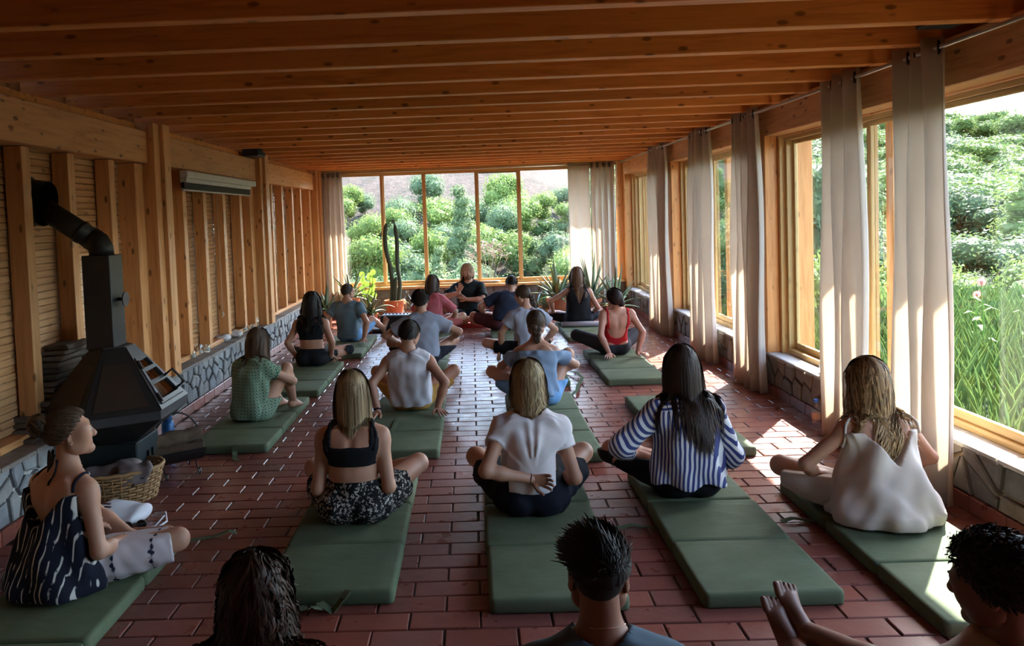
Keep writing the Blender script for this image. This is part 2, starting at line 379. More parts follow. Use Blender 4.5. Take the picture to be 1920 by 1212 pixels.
def window(n, axis, a, b, z0, z1, c, splits, rail=.055, skew=.018):
    """sliding window: frame, sash rails and stiles, panes"""
    root = bpy.data.objects.new('window_%d' % n, None); C.objects.link(root); struct(root)
    P = (lambda u0, u1, d0, d1, v0, v1: ((c+d0, u0, v0), (c+d1, u1, v1))) if axis == 'Y' else (lambda u0, u1, d0, d1, v0, v1: ((u0, c+d0, v0), (u1, c+d1, v1)))
    H = wFy if axis == 'Y' else wFx
    def bx(nm, *q, m=None): box_o(nm, *P(*q), m or wF, root, .004)
    bx('frame_rail', a, b, -.05, .05, z0, z0+.045, m=H); bx('frame_rail', a, b, -.05, .05, z1-.045, z1, m=H); bx('frame_stile', a, a+.04, -.05, .05, z0+.045, z1-.045); bx('frame_stile', b-.04, b, -.05, .05, z0+.045, z1-.045)
    e = [a+.04]+list(splits)+[b-.04]
    for i, (u, v) in enumerate(zip(e[:-1], e[1:])):
        d = skew if i % 2 else -skew; s = .045
        bx('sash_stile', u-(.02 if i else 0), u+s-.01, d-.014, d+.014, z0+.045, z1-.045); bx('sash_stile', v-s+.01, v+(.02 if i < len(e)-2 else 0), d-.014, d+.014, z0+.045, z1-.045)
        bx('sash_rail', u+s-.01, v-s+.01, d-.014, d+.014, z0+.045, z0+.045+rail, m=H); bx('sash_rail', u+s-.01, v-s+.01, d-.014, d+.014, z1-.045-rail*.6, z1-.045, m=H)
        box_o('pane', *P(u+s-.012, v-s+.012, d-.003, d+.003, z0+.04+rail, z1-.04-rail*.6), GL, root, 0)
window(1, 'Y', 3.77, 7.0, .36, 2.31, 2.86, (5.58,)); window(2, 'Y', 7.33, 10.27, .36, 2.31, 2.86, (9.12,)); window(3, 'Y', 10.61, 13.37, .36, 2.31, 2.86, (12.85,)); window(4, 'Y', 1.75, 3.31, .36, 2.31, 2.86, (2.5,))  # window 4 is out of view, its width set to limit foreground light
box_o('unseen_blocking_boards', (XR+.10, YB, .36), (XR+.22, 1.74, 2.32), wZ, wr)  # unseen boards, added to shut out light and darken the foreground
for i, y in enumerate((5.49, 9.0, 12.3)): box_o('outer_post', (XR+.30, y, .30), (XR+.40, y+.09, 2.66), wP, wr, .006)
# ---- far wall
wf = struct(MB().box((XL-.3, YF+.022, 0), (XR+.3, YF+.3, .49)).obj('wall_front', mortR))
for p in cells(XL, XR, .095, .46, .26, .17, 31): MB().prism([(u, YF+.025, v) for u, v in p], (0,)*3, (0, -rng.uniform(.02, .034), 0), .014, .25).obj('stone', STR, wf)
box_o('sill_board', (XL, YF-.10, .455), (XR, YF+.14, .50), wFx, wf, .006); box_o('header', (XL-.2, YF+.02, 2.50), (XR+.2, YF+.18, 2.76), wFx, wf)
box_o('side_panel', (XL-.28, YF-.04, .42), (XL+.06, YF+.14, 2.56), wZ, wf); box_o('side_panel', (XL+.06, YF+.0, .5), (-2.42, YF+.14, 2.5), wZ, wf); box_o('corner_post', (XR-.10, YF-.05, .5), (XR+.17, YF+.14, 2.56), wP, wf)
box_o('eave_board', (.15, YF+.2, 2.44), (.86, YF+.26, 2.66), plain('dark_board', (.035, .022, .016), .8), wf)
window(6, 'X', -2.40, 2.52, .50, 2.52, YF+.08, (-1.555, -.82, .11, .845), .04)
wb = struct(MB().box((XL-.3, YB-.1, 0), (XR+.3, YB, 2.76)).obj('wall_back', wX))
# ------------------------------------------------------------ outdoors
def hnoise(x, y, s=0):
    return (math.sin(x*.21+s)*math.cos(y*.17+1.3*s)+.5*math.sin(x*.47+y*.39+s*2)+.25*math.sin(x*1.1-y*.9+s))
def ground_z(x, y):
    # valley in front of the far wall, steep slope behind it; a garden and a wooded ridge on the right
    d = max(y-15, 0); front = -.35-4.9*(1-math.exp(-d/5))
    if y > 27: front += (y-27)*.262*(1-math.exp(-(y-27)/4))
    front += max(0, y-52)*.10
    a = max(0, x-4-.10*max(y, 0)); side = -.1
    if a > 18: side += (a-18)*.11
    t = min(1, max(0, (x-3)/9)); t = t*t*(3-2*t)
    far = max(0, y-30)*t*.02
    return front*(1-t)+(max(side, front*.35) if t > 0 else 0)*t+far+.18*hnoise(x, y)*min(1, max(0, (max(y-15, x-4))/6))
GX = np.concatenate([np.linspace(-50, 0, 40), np.linspace(1, 30, 40), np.linspace(32, 150, 40)]); GY = np.concatenate([np.linspace(-14, 14, 20), np.linspace(15, 60, 60), np.linspace(62, 180, 40)])
gv = [(x, y, ground_z(x, y)) for y in GY for x in GX]; nx_ = len(GX)
inside = lambda x, y: -3.3 < x < 3.0 and -3.6 < y < 14
gf = [(j*nx_+i, j*nx_+i+1, (j+1)*nx_+i+1, (j+1)*nx_+i) for j in range(len(GY)-1) for i in range(nx_-1)]
t = NT('hillside').set(.9, .1); co = t.coord(rnd=False)
n1 = t.n('ShaderNodeTexNoise', i_Vector=co, i_Scale=.35, i_Detail=6.0); n2 = t.n('ShaderNodeTexNoise', i_Vector=co, i_Scale=3.0, i_Detail=8.0, i_Roughness=.7)
n3 = t.n('ShaderNodeTexNoise', i_Vector=t.coord((1, .35, 1), False), i_Scale=.9, i_Detail=6.0, i_Roughness=.7); soil0 = t.ramp(n2.outputs['Fac'], [(.3, (.040, .024, .018)), (.5, (.062, .042, .034)), (.7, (.085, .064, .055))]); soil = t.mix(t.ramp(n3.outputs['Fac'], [(.45, (0, 0, 0)), (.62, (.8, .8, .8))]), soil0, (.022, .020, .014)); scrub = t.ramp(n2.outputs['Fac'], [(.35, (.016, .026, .009)), (.6, (.034, .050, .016))])
sx = t.n('ShaderNodeSeparateXYZ', i_Vector=co); hi = t.n('ShaderNodeMapRange', i_Value=sx.outputs['Y'], i_1=40.0, i_2=54.0, i_3=-.1, i_4=.55); xr = t.n('ShaderNodeMapRange', i_Value=sx.outputs['X'], i_1=7.0, i_2=14.0, i_3=0.0, i_4=-1.0)
a = t.n('ShaderNodeMath', operation='ADD', i_0=n1.outputs['Fac'], i_1=hi.outputs[0]); a = t.n('ShaderNodeMath', operation='ADD', i_0=a.outputs[0], i_1=xr.outputs[0])
t.col(t.mix(t.ramp(a.outputs[0], [(.52, (0, 0, 0)), (.62, (1, 1, 1))]), scrub, soil)); t.bump(n2.outputs['Fac'], .8, .3)
struct(mesh_obj('hill_ground', gv, gf, t.m, smooth=True))
def leaf_cloud(n, clumps, size, seed, flat=.0):
    r = np.random.default_rng(seed); P = []; Nn = []
    w = np.array([c[3]**2 for c in clumps]); idx = r.choice(len(clumps), n, p=w/w.sum()); cl = np.array(clumps)
    d = r.normal(size=(n, 3)); d /= np.linalg.norm(d, axis=1)[:, None]; rad = cl[idx, 3]*(.62+.62*r.random(n)**1.4)
    p = cl[idx, :3]+d*rad[:, None]*np.array([1, 1, .85])
    u = r.normal(size=(n, 3)); u -= d*(u*d).sum(1)[:, None]*.7; u /= np.linalg.norm(u, axis=1)[:, None]; v = np.cross(u, d+r.normal(size=(n, 3))*.5); v /= np.linalg.norm(v, axis=1)[:, None]+1e-9
    s = size*(.6+.8*r.random(n))[:, None]
    q = np.stack([p-u*s, p+v*s*.45, p+u*s, p-v*s*.45], 1).reshape(-1, 3)
    return q.tolist(), [(4*i, 4*i+1, 4*i+2, 4*i+3) for i in range(n)]
LEAF = [leafy('leaves_bright', (.10, .155, .028), (.22, .27, .06)), leafy('leaves_olive', (.09, .125, .05), (.18, .21, .09)), leafy('leaves_dark', (.05, .085, .03), (.11, .15, .05)), leafy('leaves_haze_blue', (.09, .13, .07), (.155, .20, .105))]  # last set has distance haze put into its bluish leaf colour
BARK = plain('bark', (.13, .09, .06), .9)
def crown_clumps(kind, r):
    if kind == 'round': return [(r.uniform(-.8, .8), r.uniform(-.8, .8), 1.6+r.uniform(-.7, .9), r.uniform(.55, .95)) for _ in range(9)]
    if kind == 'tall': return [(r.uniform(-.4, .4)*(1-z/6), r.uniform(-.4, .4)*(1-z/6), .8+z*.85, .85-.10*z) for z in np.linspace(0, 4.6, 9)]
    return [(r.uniform(-1, 1), r.uniform(-1, 1), .45+r.uniform(-.15, .35), r.uniform(.4, .6)) for _ in range(8)]
def tree_proto(kind, leaf, n, size, seed, nm, label, grp):
    r = random.Random(seed); cl = crown_clumps(kind, r); root = thing(nm, label, 'bush' if kind == 'low' else 'tree', (0, 0, -50), 0, grp)
    vs, fs = leaf_cloud(n, cl, size, seed)
    m = MB().add(vs, fs)
    for c in cl:   # inner mass of twigs and leaves, so the crown is not see-through
        k = len(m.v); bm = bmesh.new(); bmesh.ops.create_icosphere(bm, subdivisions=2, radius=c[3]*.72)
        m.add([(v.co.x+c[0]+r.uniform(-.05, .05), v.co.y+c[1]+r.uniform(-.05, .05), v.co.z*.85+c[2]) for v in bm.verts], [[v.index for v in f.verts] for f in bm.faces]); bm.free()
    m.obj('crown', leaf, root)
    top = max(c[2] for c in cl); tk = MB().tube([(0, 0, -.6), (.05, .02, top*.35), (-.04, .05, top*.8)], [.11, .08, .03], 7)
    for c in cl[:5]: tk.tube([(0, 0, top*.3), (c[0]*.6, c[1]*.6, c[2]*.8), (c[0], c[1], c[2])], [.05, .035, .015], 5)
    tk.obj('trunk', BARK, root); return root
GR = 'trees and shrubs on the slope beyond the far windows'
PR_ = [tree_proto('round', LEAF[0], 5200, .075, 1, 'tree', 'bright green round-crowned tree on the slope beyond the far windows', GR), tree_proto('round', LEAF[3], 5200, .07, 2, 'tree', 'grey-green round-crowned tree on the slope beyond the far windows', GR),
       tree_proto('tall', LEAF[1], 4200, .08, 3, 'tree', 'tall pale olive tree on the slope beyond the far windows', GR), tree_proto('low', LEAF[0], 2200, .08, 4, 'bush', 'low bright green bush on the slope beyond the far windows', GR), tree_proto('low', LEAF[2], 2200, .08, 5, 'bush', 'low dark green bush on the slope beyond the far windows', GR)]
GR2 = 'trees on the wooded ridge beyond the right-hand windows'
PR2 = [dup(p) for p in PR_[:3]]
for p, l in zip(PR2, ('bright round-crowned tree on the wooded ridge seen through the side windows', 'grey-green round-crowned tree on the wooded ridge seen through the side windows', 'tall olive tree on the wooded ridge seen through the side windows')): p['label'] = l; p['group'] = GR2
RL = [leafy('ridge_leaves_bright', (.055, .095, .016), (.125, .165, .032)), leafy('ridge_leaves_grey', (.05, .080, .035), (.09, .125, .055)), leafy('ridge_leaves_olive', (.05, .075, .026), (.105, .13, .045))]
for p, l_ in zip(PR2, RL):
    for ch in p.children:
        if ch.name.startswith('crown'): ch.data = ch.data.copy(); ch.data.materials[0] = l_
def plant(protos, used, x, y, s, k=None):
    k = rng.integers(len(protos)) if k is None else k; p = protos[k]
    if id(p) in used: p = dup(p)
    used.add(id(protos[k])); p.location = (x, y, ground_z(x, y)-.05*s); sq = rng.uniform(.85, 1.2); p.scale = (s*rng.uniform(.9, 1.15), s*rng.uniform(.9, 1.15), s*sq); p.rotation_euler = (rng.normal(0, .05), rng.normal(0, .05), rng.uniform(0, 6.28)); return p
us = set(); us2 = set(); pts = []
for y in np.arange(24.5, 54, 2.35):
    n = int(y*.36)
    for i in range(n):
        x = (-.29+.50*(i+rng.uniform(.1, .9))/n)*y; yy = y+rng.uniform(-1.1, 1.1)
        if yy > 45 and rng.random() < (.35 if yy < 49 else .6) and x < 10: continue
        if 1.0 < x < 4.5 and 34 < yy < 40: continue
        plant(PR_, us, x, yy, rng.uniform(.62, 1.05), rng.choice(5, p=[.36, .30, .05, .17, .12]))
for d, n, s0 in ((21, 13, .48), (25.5, 16, .58), (30, 18, .7), (38, 26, .8), (48, 34, .85), (60, 40, .95), (74, 44, 1.0), (92, 46, 1.1), (112, 46, 1.25)):
    for i in range(n):
        az = math.radians(10.5+28*(i+rng.uniform(.1, .9))/n); dd = d*rng.uniform(.93, 1.07); x, y = dd*math.sin(az), dd*math.cos(az)
        if x < 7: continue
        kk = rng.choice(3, p=[.5, .3, .2]); pl = plant(PR2, us2, x, y, s0*rng.uniform(.8, 1.25)*(.6 if kk == 2 else 1), kk); pl.scale.x *= 1.4; pl.scale.y *= 1.4
# larger trees and shrubs close to the side windows, flowers under the nearest one
NR = [tree_proto('tall', LEAF[0], 9000, .055, 11, 'tree', 'tall bright green tree close outside the nearest side window', None), tree_proto('round', LEAF[1], 8000, .06, 12, 'tree', 'loose olive tree against the sky outside the second side window', None),
      tree_proto('low', LEAF[0], 7000, .045, 13, 'bush', 'feathery bright shrub outside the wooden post of the second window', None), tree_proto('tall', LEAF[2], 8000, .06, 14, 'tree', 'dark slender tree outside between the second and third side windows', None)]
def put(p, x, y, s, sz=None, z=0): p.location = (x, y, ground_z(x, y)-.1+z); p.scale = (s, s, sz or s)
put(NR[0], 13.2, 18.5, 1.0, .52); put(NR[1], 7.6, 16.8, 1.1, 1.45); put(NR[2], 5.2, 11.6, .75, 1.15); put(NR[3], 8.9, 24.5, 1.1, 1.25)
for i, (x, y, s, k, l) in enumerate(((15.2, 19.5, 1.0, 0, 'bright tree with a leaning crown at the right edge outside the nearest side window'), (11.4, 21.5, .9, 0, 'bright tree behind the two near curtains outside the second side window'), (8.2, 14.2, .8, 2, 'rounded bright shrub in the garden bed outside the nearest side window'), (4.6, 14.6, .9, 3, 'dark slender tree outside the third side window'), (10.8, 14.4, .9, 2, 'low bright shrub behind the flowers outside the nearest side window'), (5.6, 19.5, 1.1, 1, 'loose olive tree outside the third side window near the corner'))):
    p = dup(NR[k]); p['label'] = l; put(p, x, y, s, s*(.62 if k == 0 else 1))
def flower(x, y, h, col, nm, label, grp, first=[]):
    root = thing(nm, label, 'flower', (x, y, ground_z(x, y)), rng.uniform(0, 6), grp); GREEN = leafy('stem_green', (.12, .26, .04), (.25, .42, .08), .3)
    m = MB().tube([(0, 0, 0), (.02, 0, h*.5), (0, .01, h)], [.012, .009, .007], 5)
    for k in range(7):
        z = h*(.12+.11*k); a = k*2.4; L = .14+.05*rng.random(); dx, dy = math.cos(a), math.sin(a)
        m.add([(0, 0, z), (dx*L*.5-dy*.035, dy*L*.5+dx*.035, z+.05), (dx*L, dy*L, z+.02), (dx*L*.5+dy*.035, dy*L*.5-dx*.035, z+.05)], [(0, 1, 2, 3)])
    m.obj('stem', GREEN, root); pm = MB(); R = .085 if nm == 'sunflower' else .05
    f = V((-.75, -.6, .3)).normalized(); u = f.cross(V((0, 0, 1))).normalized(); v = u.cross(f)
    for k in range(14):
        a = k*math.pi/7; d = u*math.cos(a)+v*math.sin(a); e = u*math.cos(a+.2)+v*math.sin(a+.2); g = u*math.cos(a-.2)+v*math.sin(a-.2); c = V((0, .01, h))
        pm.add([c+g*R*.4, c+e*R*.4, c+e*R*.75+f*.01, c+d*R*1.1+f*.004, c+g*R*.75+f*.01], [(0, 1, 2, 3, 4)])
    pm.obj('petals', col, root)
    cm = MB(); bm = bmesh.new(); bmesh.ops.create_icosphere(bm, subdivisions=1, radius=R*.45)
    cm.add([V((0, .01, h))+v_.co*.9+f*.004 for v_ in bm.verts], [[q.index for q in fc.verts] for fc in bm.faces]); bm.free()
    cm.obj('flower_head', plain('flower_centre', (.16, .08, .03), .9) if nm == 'sunflower' else col, root)
YEL = leafy('yellow_petals', (.80, .50, .02), (.9, .62, .05), .3); PNK = leafy('pink_petals', (.75, .16, .20), (.8, .28, .3), .3)
for i in range(7): flower(4.55+.32*i+rng.uniform(-.1, .1), 6.1+.36*i+rng.uniform(-.2, .2), rng.uniform(.62, .95), YEL, 'sunflower', 'yellow sunflower in the bed outside the nearest side window', 'sunflowers outside the nearest side window')
for i in range(12): flower(5.4+rng.uniform(0, 2.2), 8.3+rng.uniform(0, 2.2), rng.uniform(.7, 1.15), PNK, 'pink_flower', 'small pink flower in the bed outside the nearest side window', 'pink flowers outside the nearest side window')
gm = MB(); 
for i in range(9000):
    x = rng.uniform(3.9, 9.5); y = rng.uniform(4.5, 13.5); z = ground_z(x, y)-.02; h = rng.uniform(.2, .6); a = rng.uniform(0, 6.28); dx, dy = math.cos(a), math.sin(a); l = h*.35; ww = .006
    gm.add([(x-dy*ww, y+dx*ww, z), (x+dy*ww, y-dx*ww, z), (x+dx*l*.5+dy*ww, y+dy*l*.5-dx*ww, z+h*.7), (x+dx*l, y+dy*l, z+h), (x+dx*l*.5-dy*ww, y+dy*l*.5+dx*ww, z+h*.7)], [(0, 1, 2, 3, 4)])
tag(stuff(gm.obj('grass', leafy('meadow_grass', (.07, .13, .025), (.15, .22, .055), .3))), 'tall bright grass in the garden bed outside the side windows', 'grass')
# dried branching shrub right outside the far window
ds = thing('dried_shrub', 'pale dried branching shrub outside the far window behind the teacher', 'shrub', (.30, 15.2, -.6)); m = MB()
for k in range(15):
    a = k*2.399; rr = .42*math.sqrt((k+.5)/15); st = V((0, 0, .7)); tip = V((math.cos(a)*rr, math.sin(a)*rr*.7, 1.42+.30*(1-(rr/.42)**2))); mid = st.lerp(tip, .6)+V((0, 0, .06)); m.tube([st, mid, tip], [.004, .003, .003], 4)
    for q in range(6):
        e = tip+V((rng.uniform(-.16, .16), rng.uniform(-.14, .14), rng.uniform(.0, .10))); m.tube([mid.lerp(tip, .8), tip.lerp(e, .5)+V((0, 0, .02)), e], [.003, .003, .004], 4)
        for r_ in range(4): m.tube([e, e+V((rng.uniform(-.06, .06), rng.uniform(-.06, .06), rng.uniform(-.01, .035)))], [.003, .005], 4)
m.obj('branches', plain('dried_stems', (.26, .19, .15), .8), ds); MB().tube([(0, 0, 0), (.02, 0, .4), (0, 0, .75)], [.05, .04, .03], 8).obj('trunk', BARK, ds)
# ------------------------------------------------------------ people: signed-distance bodies
def nrm(v): v = np.asarray(v, float); return v/(np.linalg.norm(v)+1e-12)
def A(*v): return np.array(v, float)
class Pr:
    def __init__(s, fn, lo, hi, k=.02, op=1): s.fn, s.lo, s.hi, s.k, s.op = fn, np.asarray(lo, float), np.asarray(hi, float), k, op
def cone(a, b, ra, rb, k=.02, op=1):
    a = np.asarray(a, float); b = np.asarray(b, float); ab = b-a; L2 = ab@ab+1e-12
    def fn(P):
        t = np.clip(((P-a)@ab)/L2, 0, 1); return np.linalg.norm(P-a-t[..., None]*ab, axis=-1)-(ra+(rb-ra)*t)
    r = max(ra, rb); return Pr(fn, np.minimum(a, b)-r, np.maximum(a, b)+r, k, op)
def ell(c, r, R=None, k=.02, op=1):
    c = np.asarray(c, float); r = np.asarray(r, float); R = np.eye(3) if R is None else R
    def fn(P):
        q = (P-c)@R; k0 = np.linalg.norm(q/r, axis=-1); k1 = np.linalg.norm(q/(r*r), axis=-1)+1e-9; return k0*(k0-1)/k1
    m = r.max(); return Pr(fn, c-m, c+m, k, op)
def loft(a, b, right, r0, r1, k=.03, op=1):
    a = np.asarray(a, float); b = np.asarray(b, float); n = b-a; L = np.linalg.norm(n)+1e-9; n = n/L; x = np.asarray(right, float); x = nrm(x-n*(x@n)); y = np.cross(n, x)
    def fn(P):
        q = P-a; s = q@n; t = np.clip(s/L, 0, 1); e = s-t*L; rx = r0[0]+(r1[0]-r0[0])*t; ry = r0[1]+(r1[1]-r0[1])*t; rm = np.minimum(rx, ry)*.75
        qx = q@x; qy = q@y; k0 = np.sqrt((qx/rx)**2+(qy/ry)**2+(e/rm)**2); k1 = np.sqrt((qx/rx**2)**2+(qy/ry**2)**2+(e/rm**2)**2)+1e-9
        return np.where(k0 < 1e-3, -rm, k0*(k0-1)/k1)
    m = max(*r0, *r1); return Pr(fn, np.minimum(a, b)-m, np.maximum(a, b)+m, k, op)
class Grid:
    BG = .06
    def __init__(s, lo, hi, h):
        s.o = np.asarray(lo, float); s.h = h; s.n = np.ceil((np.asarray(hi)-s.o)/h).astype(int)+2
        s.ax = [s.o[i]+h*np.arange(s.n[i]) for i in range(3)]
    def sub(s, lo, hi):
        a = np.clip(np.floor((lo-s.o)/s.h).astype(int), 0, s.n-1); b = np.clip(np.ceil((hi-s.o)/s.h).astype(int)+1, 1, s.n); sl = tuple(slice(i, j) for i, j in zip(a, b))
        return sl, np.stack(np.meshgrid(*[s.ax[i][sl[i]] for i in range(3)], indexing='ij'), -1)
    def eval(s, prims, infl=0.0):
        D = np.full(s.n, s.BG)
        for p in prims:
            m = p.k+s.BG*.7+infl; sl, P = s.sub(p.lo-m, p.hi+m)
            if 0 in P.shape: continue
            d = p.fn(P)-(infl if p.op > 0 else 0); a = D[sl]
            if p.op > 0: D[sl] = np.minimum(a, d)-np.maximum(p.k-np.abs(a-d), 0)**2/(4*p.k+1e-9)
            else: D[sl] = np.maximum(a, -d)+np.maximum(p.k-np.abs(a+d), 0)**2/(4*p.k+1e-9)
        return D
    def P(s): return np.stack(np.meshgrid(*s.ax, indexing='ij'), -1)
def surf(D, o, h):
    """surface nets"""
    S = D < 0; n = np.array(D.shape); c = np.zeros(n-1, np.int8)
    for i in (0, 1):
        for j in (0, 1):
            for k in (0, 1): c += S[i:n[0]-1+i, j:n[1]-1+j, k:n[2]-1+k]
    act = (c > 0) & (c < 8); I = np.argwhere(act)
    if len(I) == 0: return np.zeros((0, 3)), np.zeros((0, 4), int)
    idx = np.full(n-1, -1); idx[act] = np.arange(len(I)); acc = np.zeros((len(I), 3)); cnt = np.zeros(len(I))
    for ax in range(3):
        for u in (0, 1):
            for v in (0, 1):
                q = [0, 0, 0]; q[(ax+1) % 3] = u; q[(ax+2) % 3] = v; a = I+q; b = a.copy(); b[:, ax] += 1
                da = D[tuple(a.T)]; db = D[tuple(b.T)]; m = (da < 0) != (db < 0); t = da[m]/(da[m]-db[m]); pos = np.array([q]*m.sum(), float).reshape(-1, 3); pos[:, ax] += t
                acc[m] += pos; cnt[m] += 1
    vs = (I+acc/cnt[:, None])*h+o; F = []
    for ax in range(3):
        b1, b2 = (ax+1) % 3, (ax+2) % 3; sl = [slice(1, n[i]-1) for i in range(3)]; sl[ax] = slice(0, n[ax]-1); sl2 = list(sl); sl2[ax] = slice(1, n[ax])
        s0 = S[tuple(sl)]; s1 = S[tuple(sl2)]; E = np.argwhere(s0 != s1); base = np.array([x.start for x in sl]); flip = s0[tuple(E.T)]; E = E+base
        def cell(u, v): q = E.copy(); q[:, b1] -= u; q[:, b2] -= v; return idx[tuple(q.T)]
        f = np.stack([cell(1, 1), cell(0, 1), cell(0, 0), cell(1, 0)], 1); f[~flip] = f[~flip][:, ::-1]; F.append(f)
    return vs, np.concatenate(F)
def fast_mesh(name, parts, mats, parent=None, tint=None):
    """parts: list of (verts, quads, material index)"""
    vs = np.concatenate([p[0] for p in parts]); off = 0; fs = []; mi = []
    for v, f, m, *_ in parts: fs.append(f+off); mi.append(np.full(len(f), m)); off += len(v)
    fs = np.concatenate(fs); mi = np.concatenate(mi); me = bpy.data.meshes.new(name)
    me.vertices.add(len(vs)); me.vertices.foreach_set('co', vs.astype(np.float32).ravel()); me.loops.add(fs.size); me.loops.foreach_set('vertex_index', fs.astype(np.int32).ravel())
    me.polygons.add(len(fs)); me.polygons.foreach_set('loop_start', np.arange(0, fs.size, 4, dtype=np.int32)); me.polygons.foreach_set('loop_total', np.full(len(fs), 4, np.int32))
    me.polygons.foreach_set('material_index', mi.astype(np.int32)); me.polygons.foreach_set('use_smooth', np.ones(len(fs), bool)); me.update(calc_edges=True); me.validate()
    for m in mats: me.materials.append(m)
    if tint is not None:
        a = me.color_attributes.new('tint', 'FLOAT_COLOR', 'POINT'); t = np.ones((len(vs), 4), np.float32); t[:, :3] = tint[:, None] if tint.ndim == 1 else tint; a.data.foreach_set('color', t.ravel())
    o = bpy.data.objects.new(name, me); C.objects.link(o)
    if parent: o.parent = parent
    return o
def ik(a, b, l1, l2, pole):
    d = b-a; L = np.linalg.norm(d); L2 = min(L, (l1+l2)*.985); u = d/(L+1e-9); b = a+u*L2; x = (l1*l1-l2*l2+L2*L2)/(2*L2); h = math.sqrt(max(l1*l1-x*x, 0)); p = np.asarray(pole, float); p = nrm(p-u*(p@u)); return a+u*x+p*h, b
def rot_m(yaw=0, pitch=0, roll=0):
    """columns right, forward, up; yaw to the left, pitch down, roll to the right (degrees)"""
    y, p, r = [math.radians(t) for t in (yaw, pitch, roll)]
    Rz = np.array([[math.cos(y), -math.sin(y), 0], [math.sin(y), math.cos(y), 0], [0, 0, 1]]); Rx = np.array([[1, 0, 0], [0, math.cos(p), math.sin(p)], [0, -math.sin(p), math.cos(p)]]); Ry = np.array([[math.cos(r), 0, math.sin(r)], [0, 1, 0], [-math.sin(r), 0, math.cos(r)]])
    return Rz@Ry@Rx
def head_prims(c, R, s, beard=False):
    T = lambda x, y, z: c+R@(A(x, y, z)*s); E = lambda p, r, k=.012, op=1, Q=None: ell(T(*p), A(*r)*s, R if Q is None else R@Q, k, op); Kn = lambda p, q, a, b, k=.012, op=1: cone(T(*p), T(*q), a*s, b*s, k, op)
    L = [E((0, -.012, .035), (.073, .093, .083)), E((0, .030, -.025), (.062, .062, .086), .02)]
    for g in (-1, 1): L += [Kn((g*.046, .0, -.052), (g*.010, .064, -.094), .026, .020, .02), E((g*.046, .056, -.018), (.026, .026, .026), .03), E((g*.044, .022, -.048), (.026, .040, .042), .03), E((g*.052, .052, .022), (.022, .030, .030), .03)]
    L += [Kn((-.038, .076, .032), (.038, .076, .032), .012, .012, .02), E((0, .080, -.094), (.020, .016, .016), .02)]
    for g in (-1, 1): L += [E((g*.031, .100, .010), (.017, .013, .010), .010, -1)]
    L += [Kn((0, .086, .016), (0, .106, -.022), .008, .012, .012), E((0, .100, -.028), (.017, .011, .009), .008), Kn((-.017, .084, -.054), (.017, .084, -.054), .007, .007, .006), Kn((-.014, .083, -.066), (.014, .083, -.066), .008, .008, .006), Kn((-.02, .095, -.060), (.02, .095, -.060), .003, .003, .003, -1)]
    for g in (-1, 1): L += [E((g*.031, .0805, .011), (.0145, .0125, .0115), .003)]
    for g in (-1, 1):
        Q = rot_m(g*-22, 8, 0); L += [E((g*.078, -.008, -.004), (.007, .019, .031), .006, 1, Q), E((g*.084, .0, .0), (.006, .010, .018), .004, -1, Q)]
    return L
def hand_prims(w, d, nrm_palm, side, s=1.0, curl=.35, spread=.12):
    """w wrist, d towards the fingers, nrm_palm out of the palm, side +1 when the thumb is on d x palm side"""
    d = nrm(d); n = np.asarray(nrm_palm, float); n = nrm(n-d*(n@d)); x = np.cross(d, n)*side; L = []
    L.append(loft(w+d*.012*s, w+d*.075*s, x, (.026*s, .015*s), (.038*s, .012*s), .012)); lens = (.070, .078, .072, .056)
    for i in range(4):
        o = (1.5-i)*.0195*s; b = w+d*(.083-.004*abs(i-1.2))*s+x*o; dd = nrm(d+x*(1.5-i)*spread); a = curl*.8; p = b
        for j, f in enumerate((.46, .30, .24)):
            u = dd*math.cos(a)+n*math.sin(a); q = p+u*lens[i]*f*s; L.append(cone(p, q, (.0092-.0012*j)*s, (.0086-.0014*j)*s, .004)); p = q; a += curl
    b = w+d*.025*s+x*.028*s; m = b+(d*.6+x*.75+n*.25)*.040*s; e = m+(d*.85+x*.3+n*(.2+curl*.5))*.034*s; L += [cone(b, m, .014*s, .0105*s, .010), cone(m, e, .0105*s, .008*s, .004)]
    return L
def foot_prims(a, toe, up, s=1.0):
    """a ankle, toe direction, up = top of the foot"""
    t = nrm(toe); u = np.asarray(up, float); u = nrm(u-t*(u@t)); x = np.cross(t, u); h = a-t*.035*s-u*.045*s; b = a+t*.115*s-u*.052*s
    L = [ell(h+u*.01*s, A(.03, .034, .03)*s, None, .02), loft(h+t*.02*s, b, x, (.028*s, .028*s), (.042*s, .017*s), .03), cone(a, b+u*.008*s-t*.02*s, .034*s, .02*s, .03)]
    for i in range(5):
        o = (i-2)*.0175*s; q = b+x*o+t*(.016-.004*abs(i-1.0))*s; r = (.0125 if i == 0 else .0088)*s; L.append(cone(q, q+t*(.034-.004*i)*s-u*.002*s, r, r*.9, .004))
    return L
SKIN = {}
def skin_mat(c):
    if c in SKIN: return SKIN[c]
    t = NT('skin').set(.5, .35); n = t.n('ShaderNodeTexNoise', i_Vector=t.coord(), i_Scale=16.0, i_Detail=5.0); n2 = t.n('ShaderNodeTexNoise', i_Vector=t.coord(), i_Scale=140.0, i_Detail=2.0)
    t.col(t.mix(n.outputs['Fac'], tuple(x*.86 for x in c), (min(1, c[0]*1.1), c[1]*1.03, c[2]*1.03))); t.b.inputs['Subsurface Weight'].default_value = .12; t.b.inputs['Subsurface Radius'].default_value = (.012, .005, .003); t.bump(n2.outputs['Fac'], .06, .002)
    SKIN[c] = t.m; return t.m
HAIRM = {}
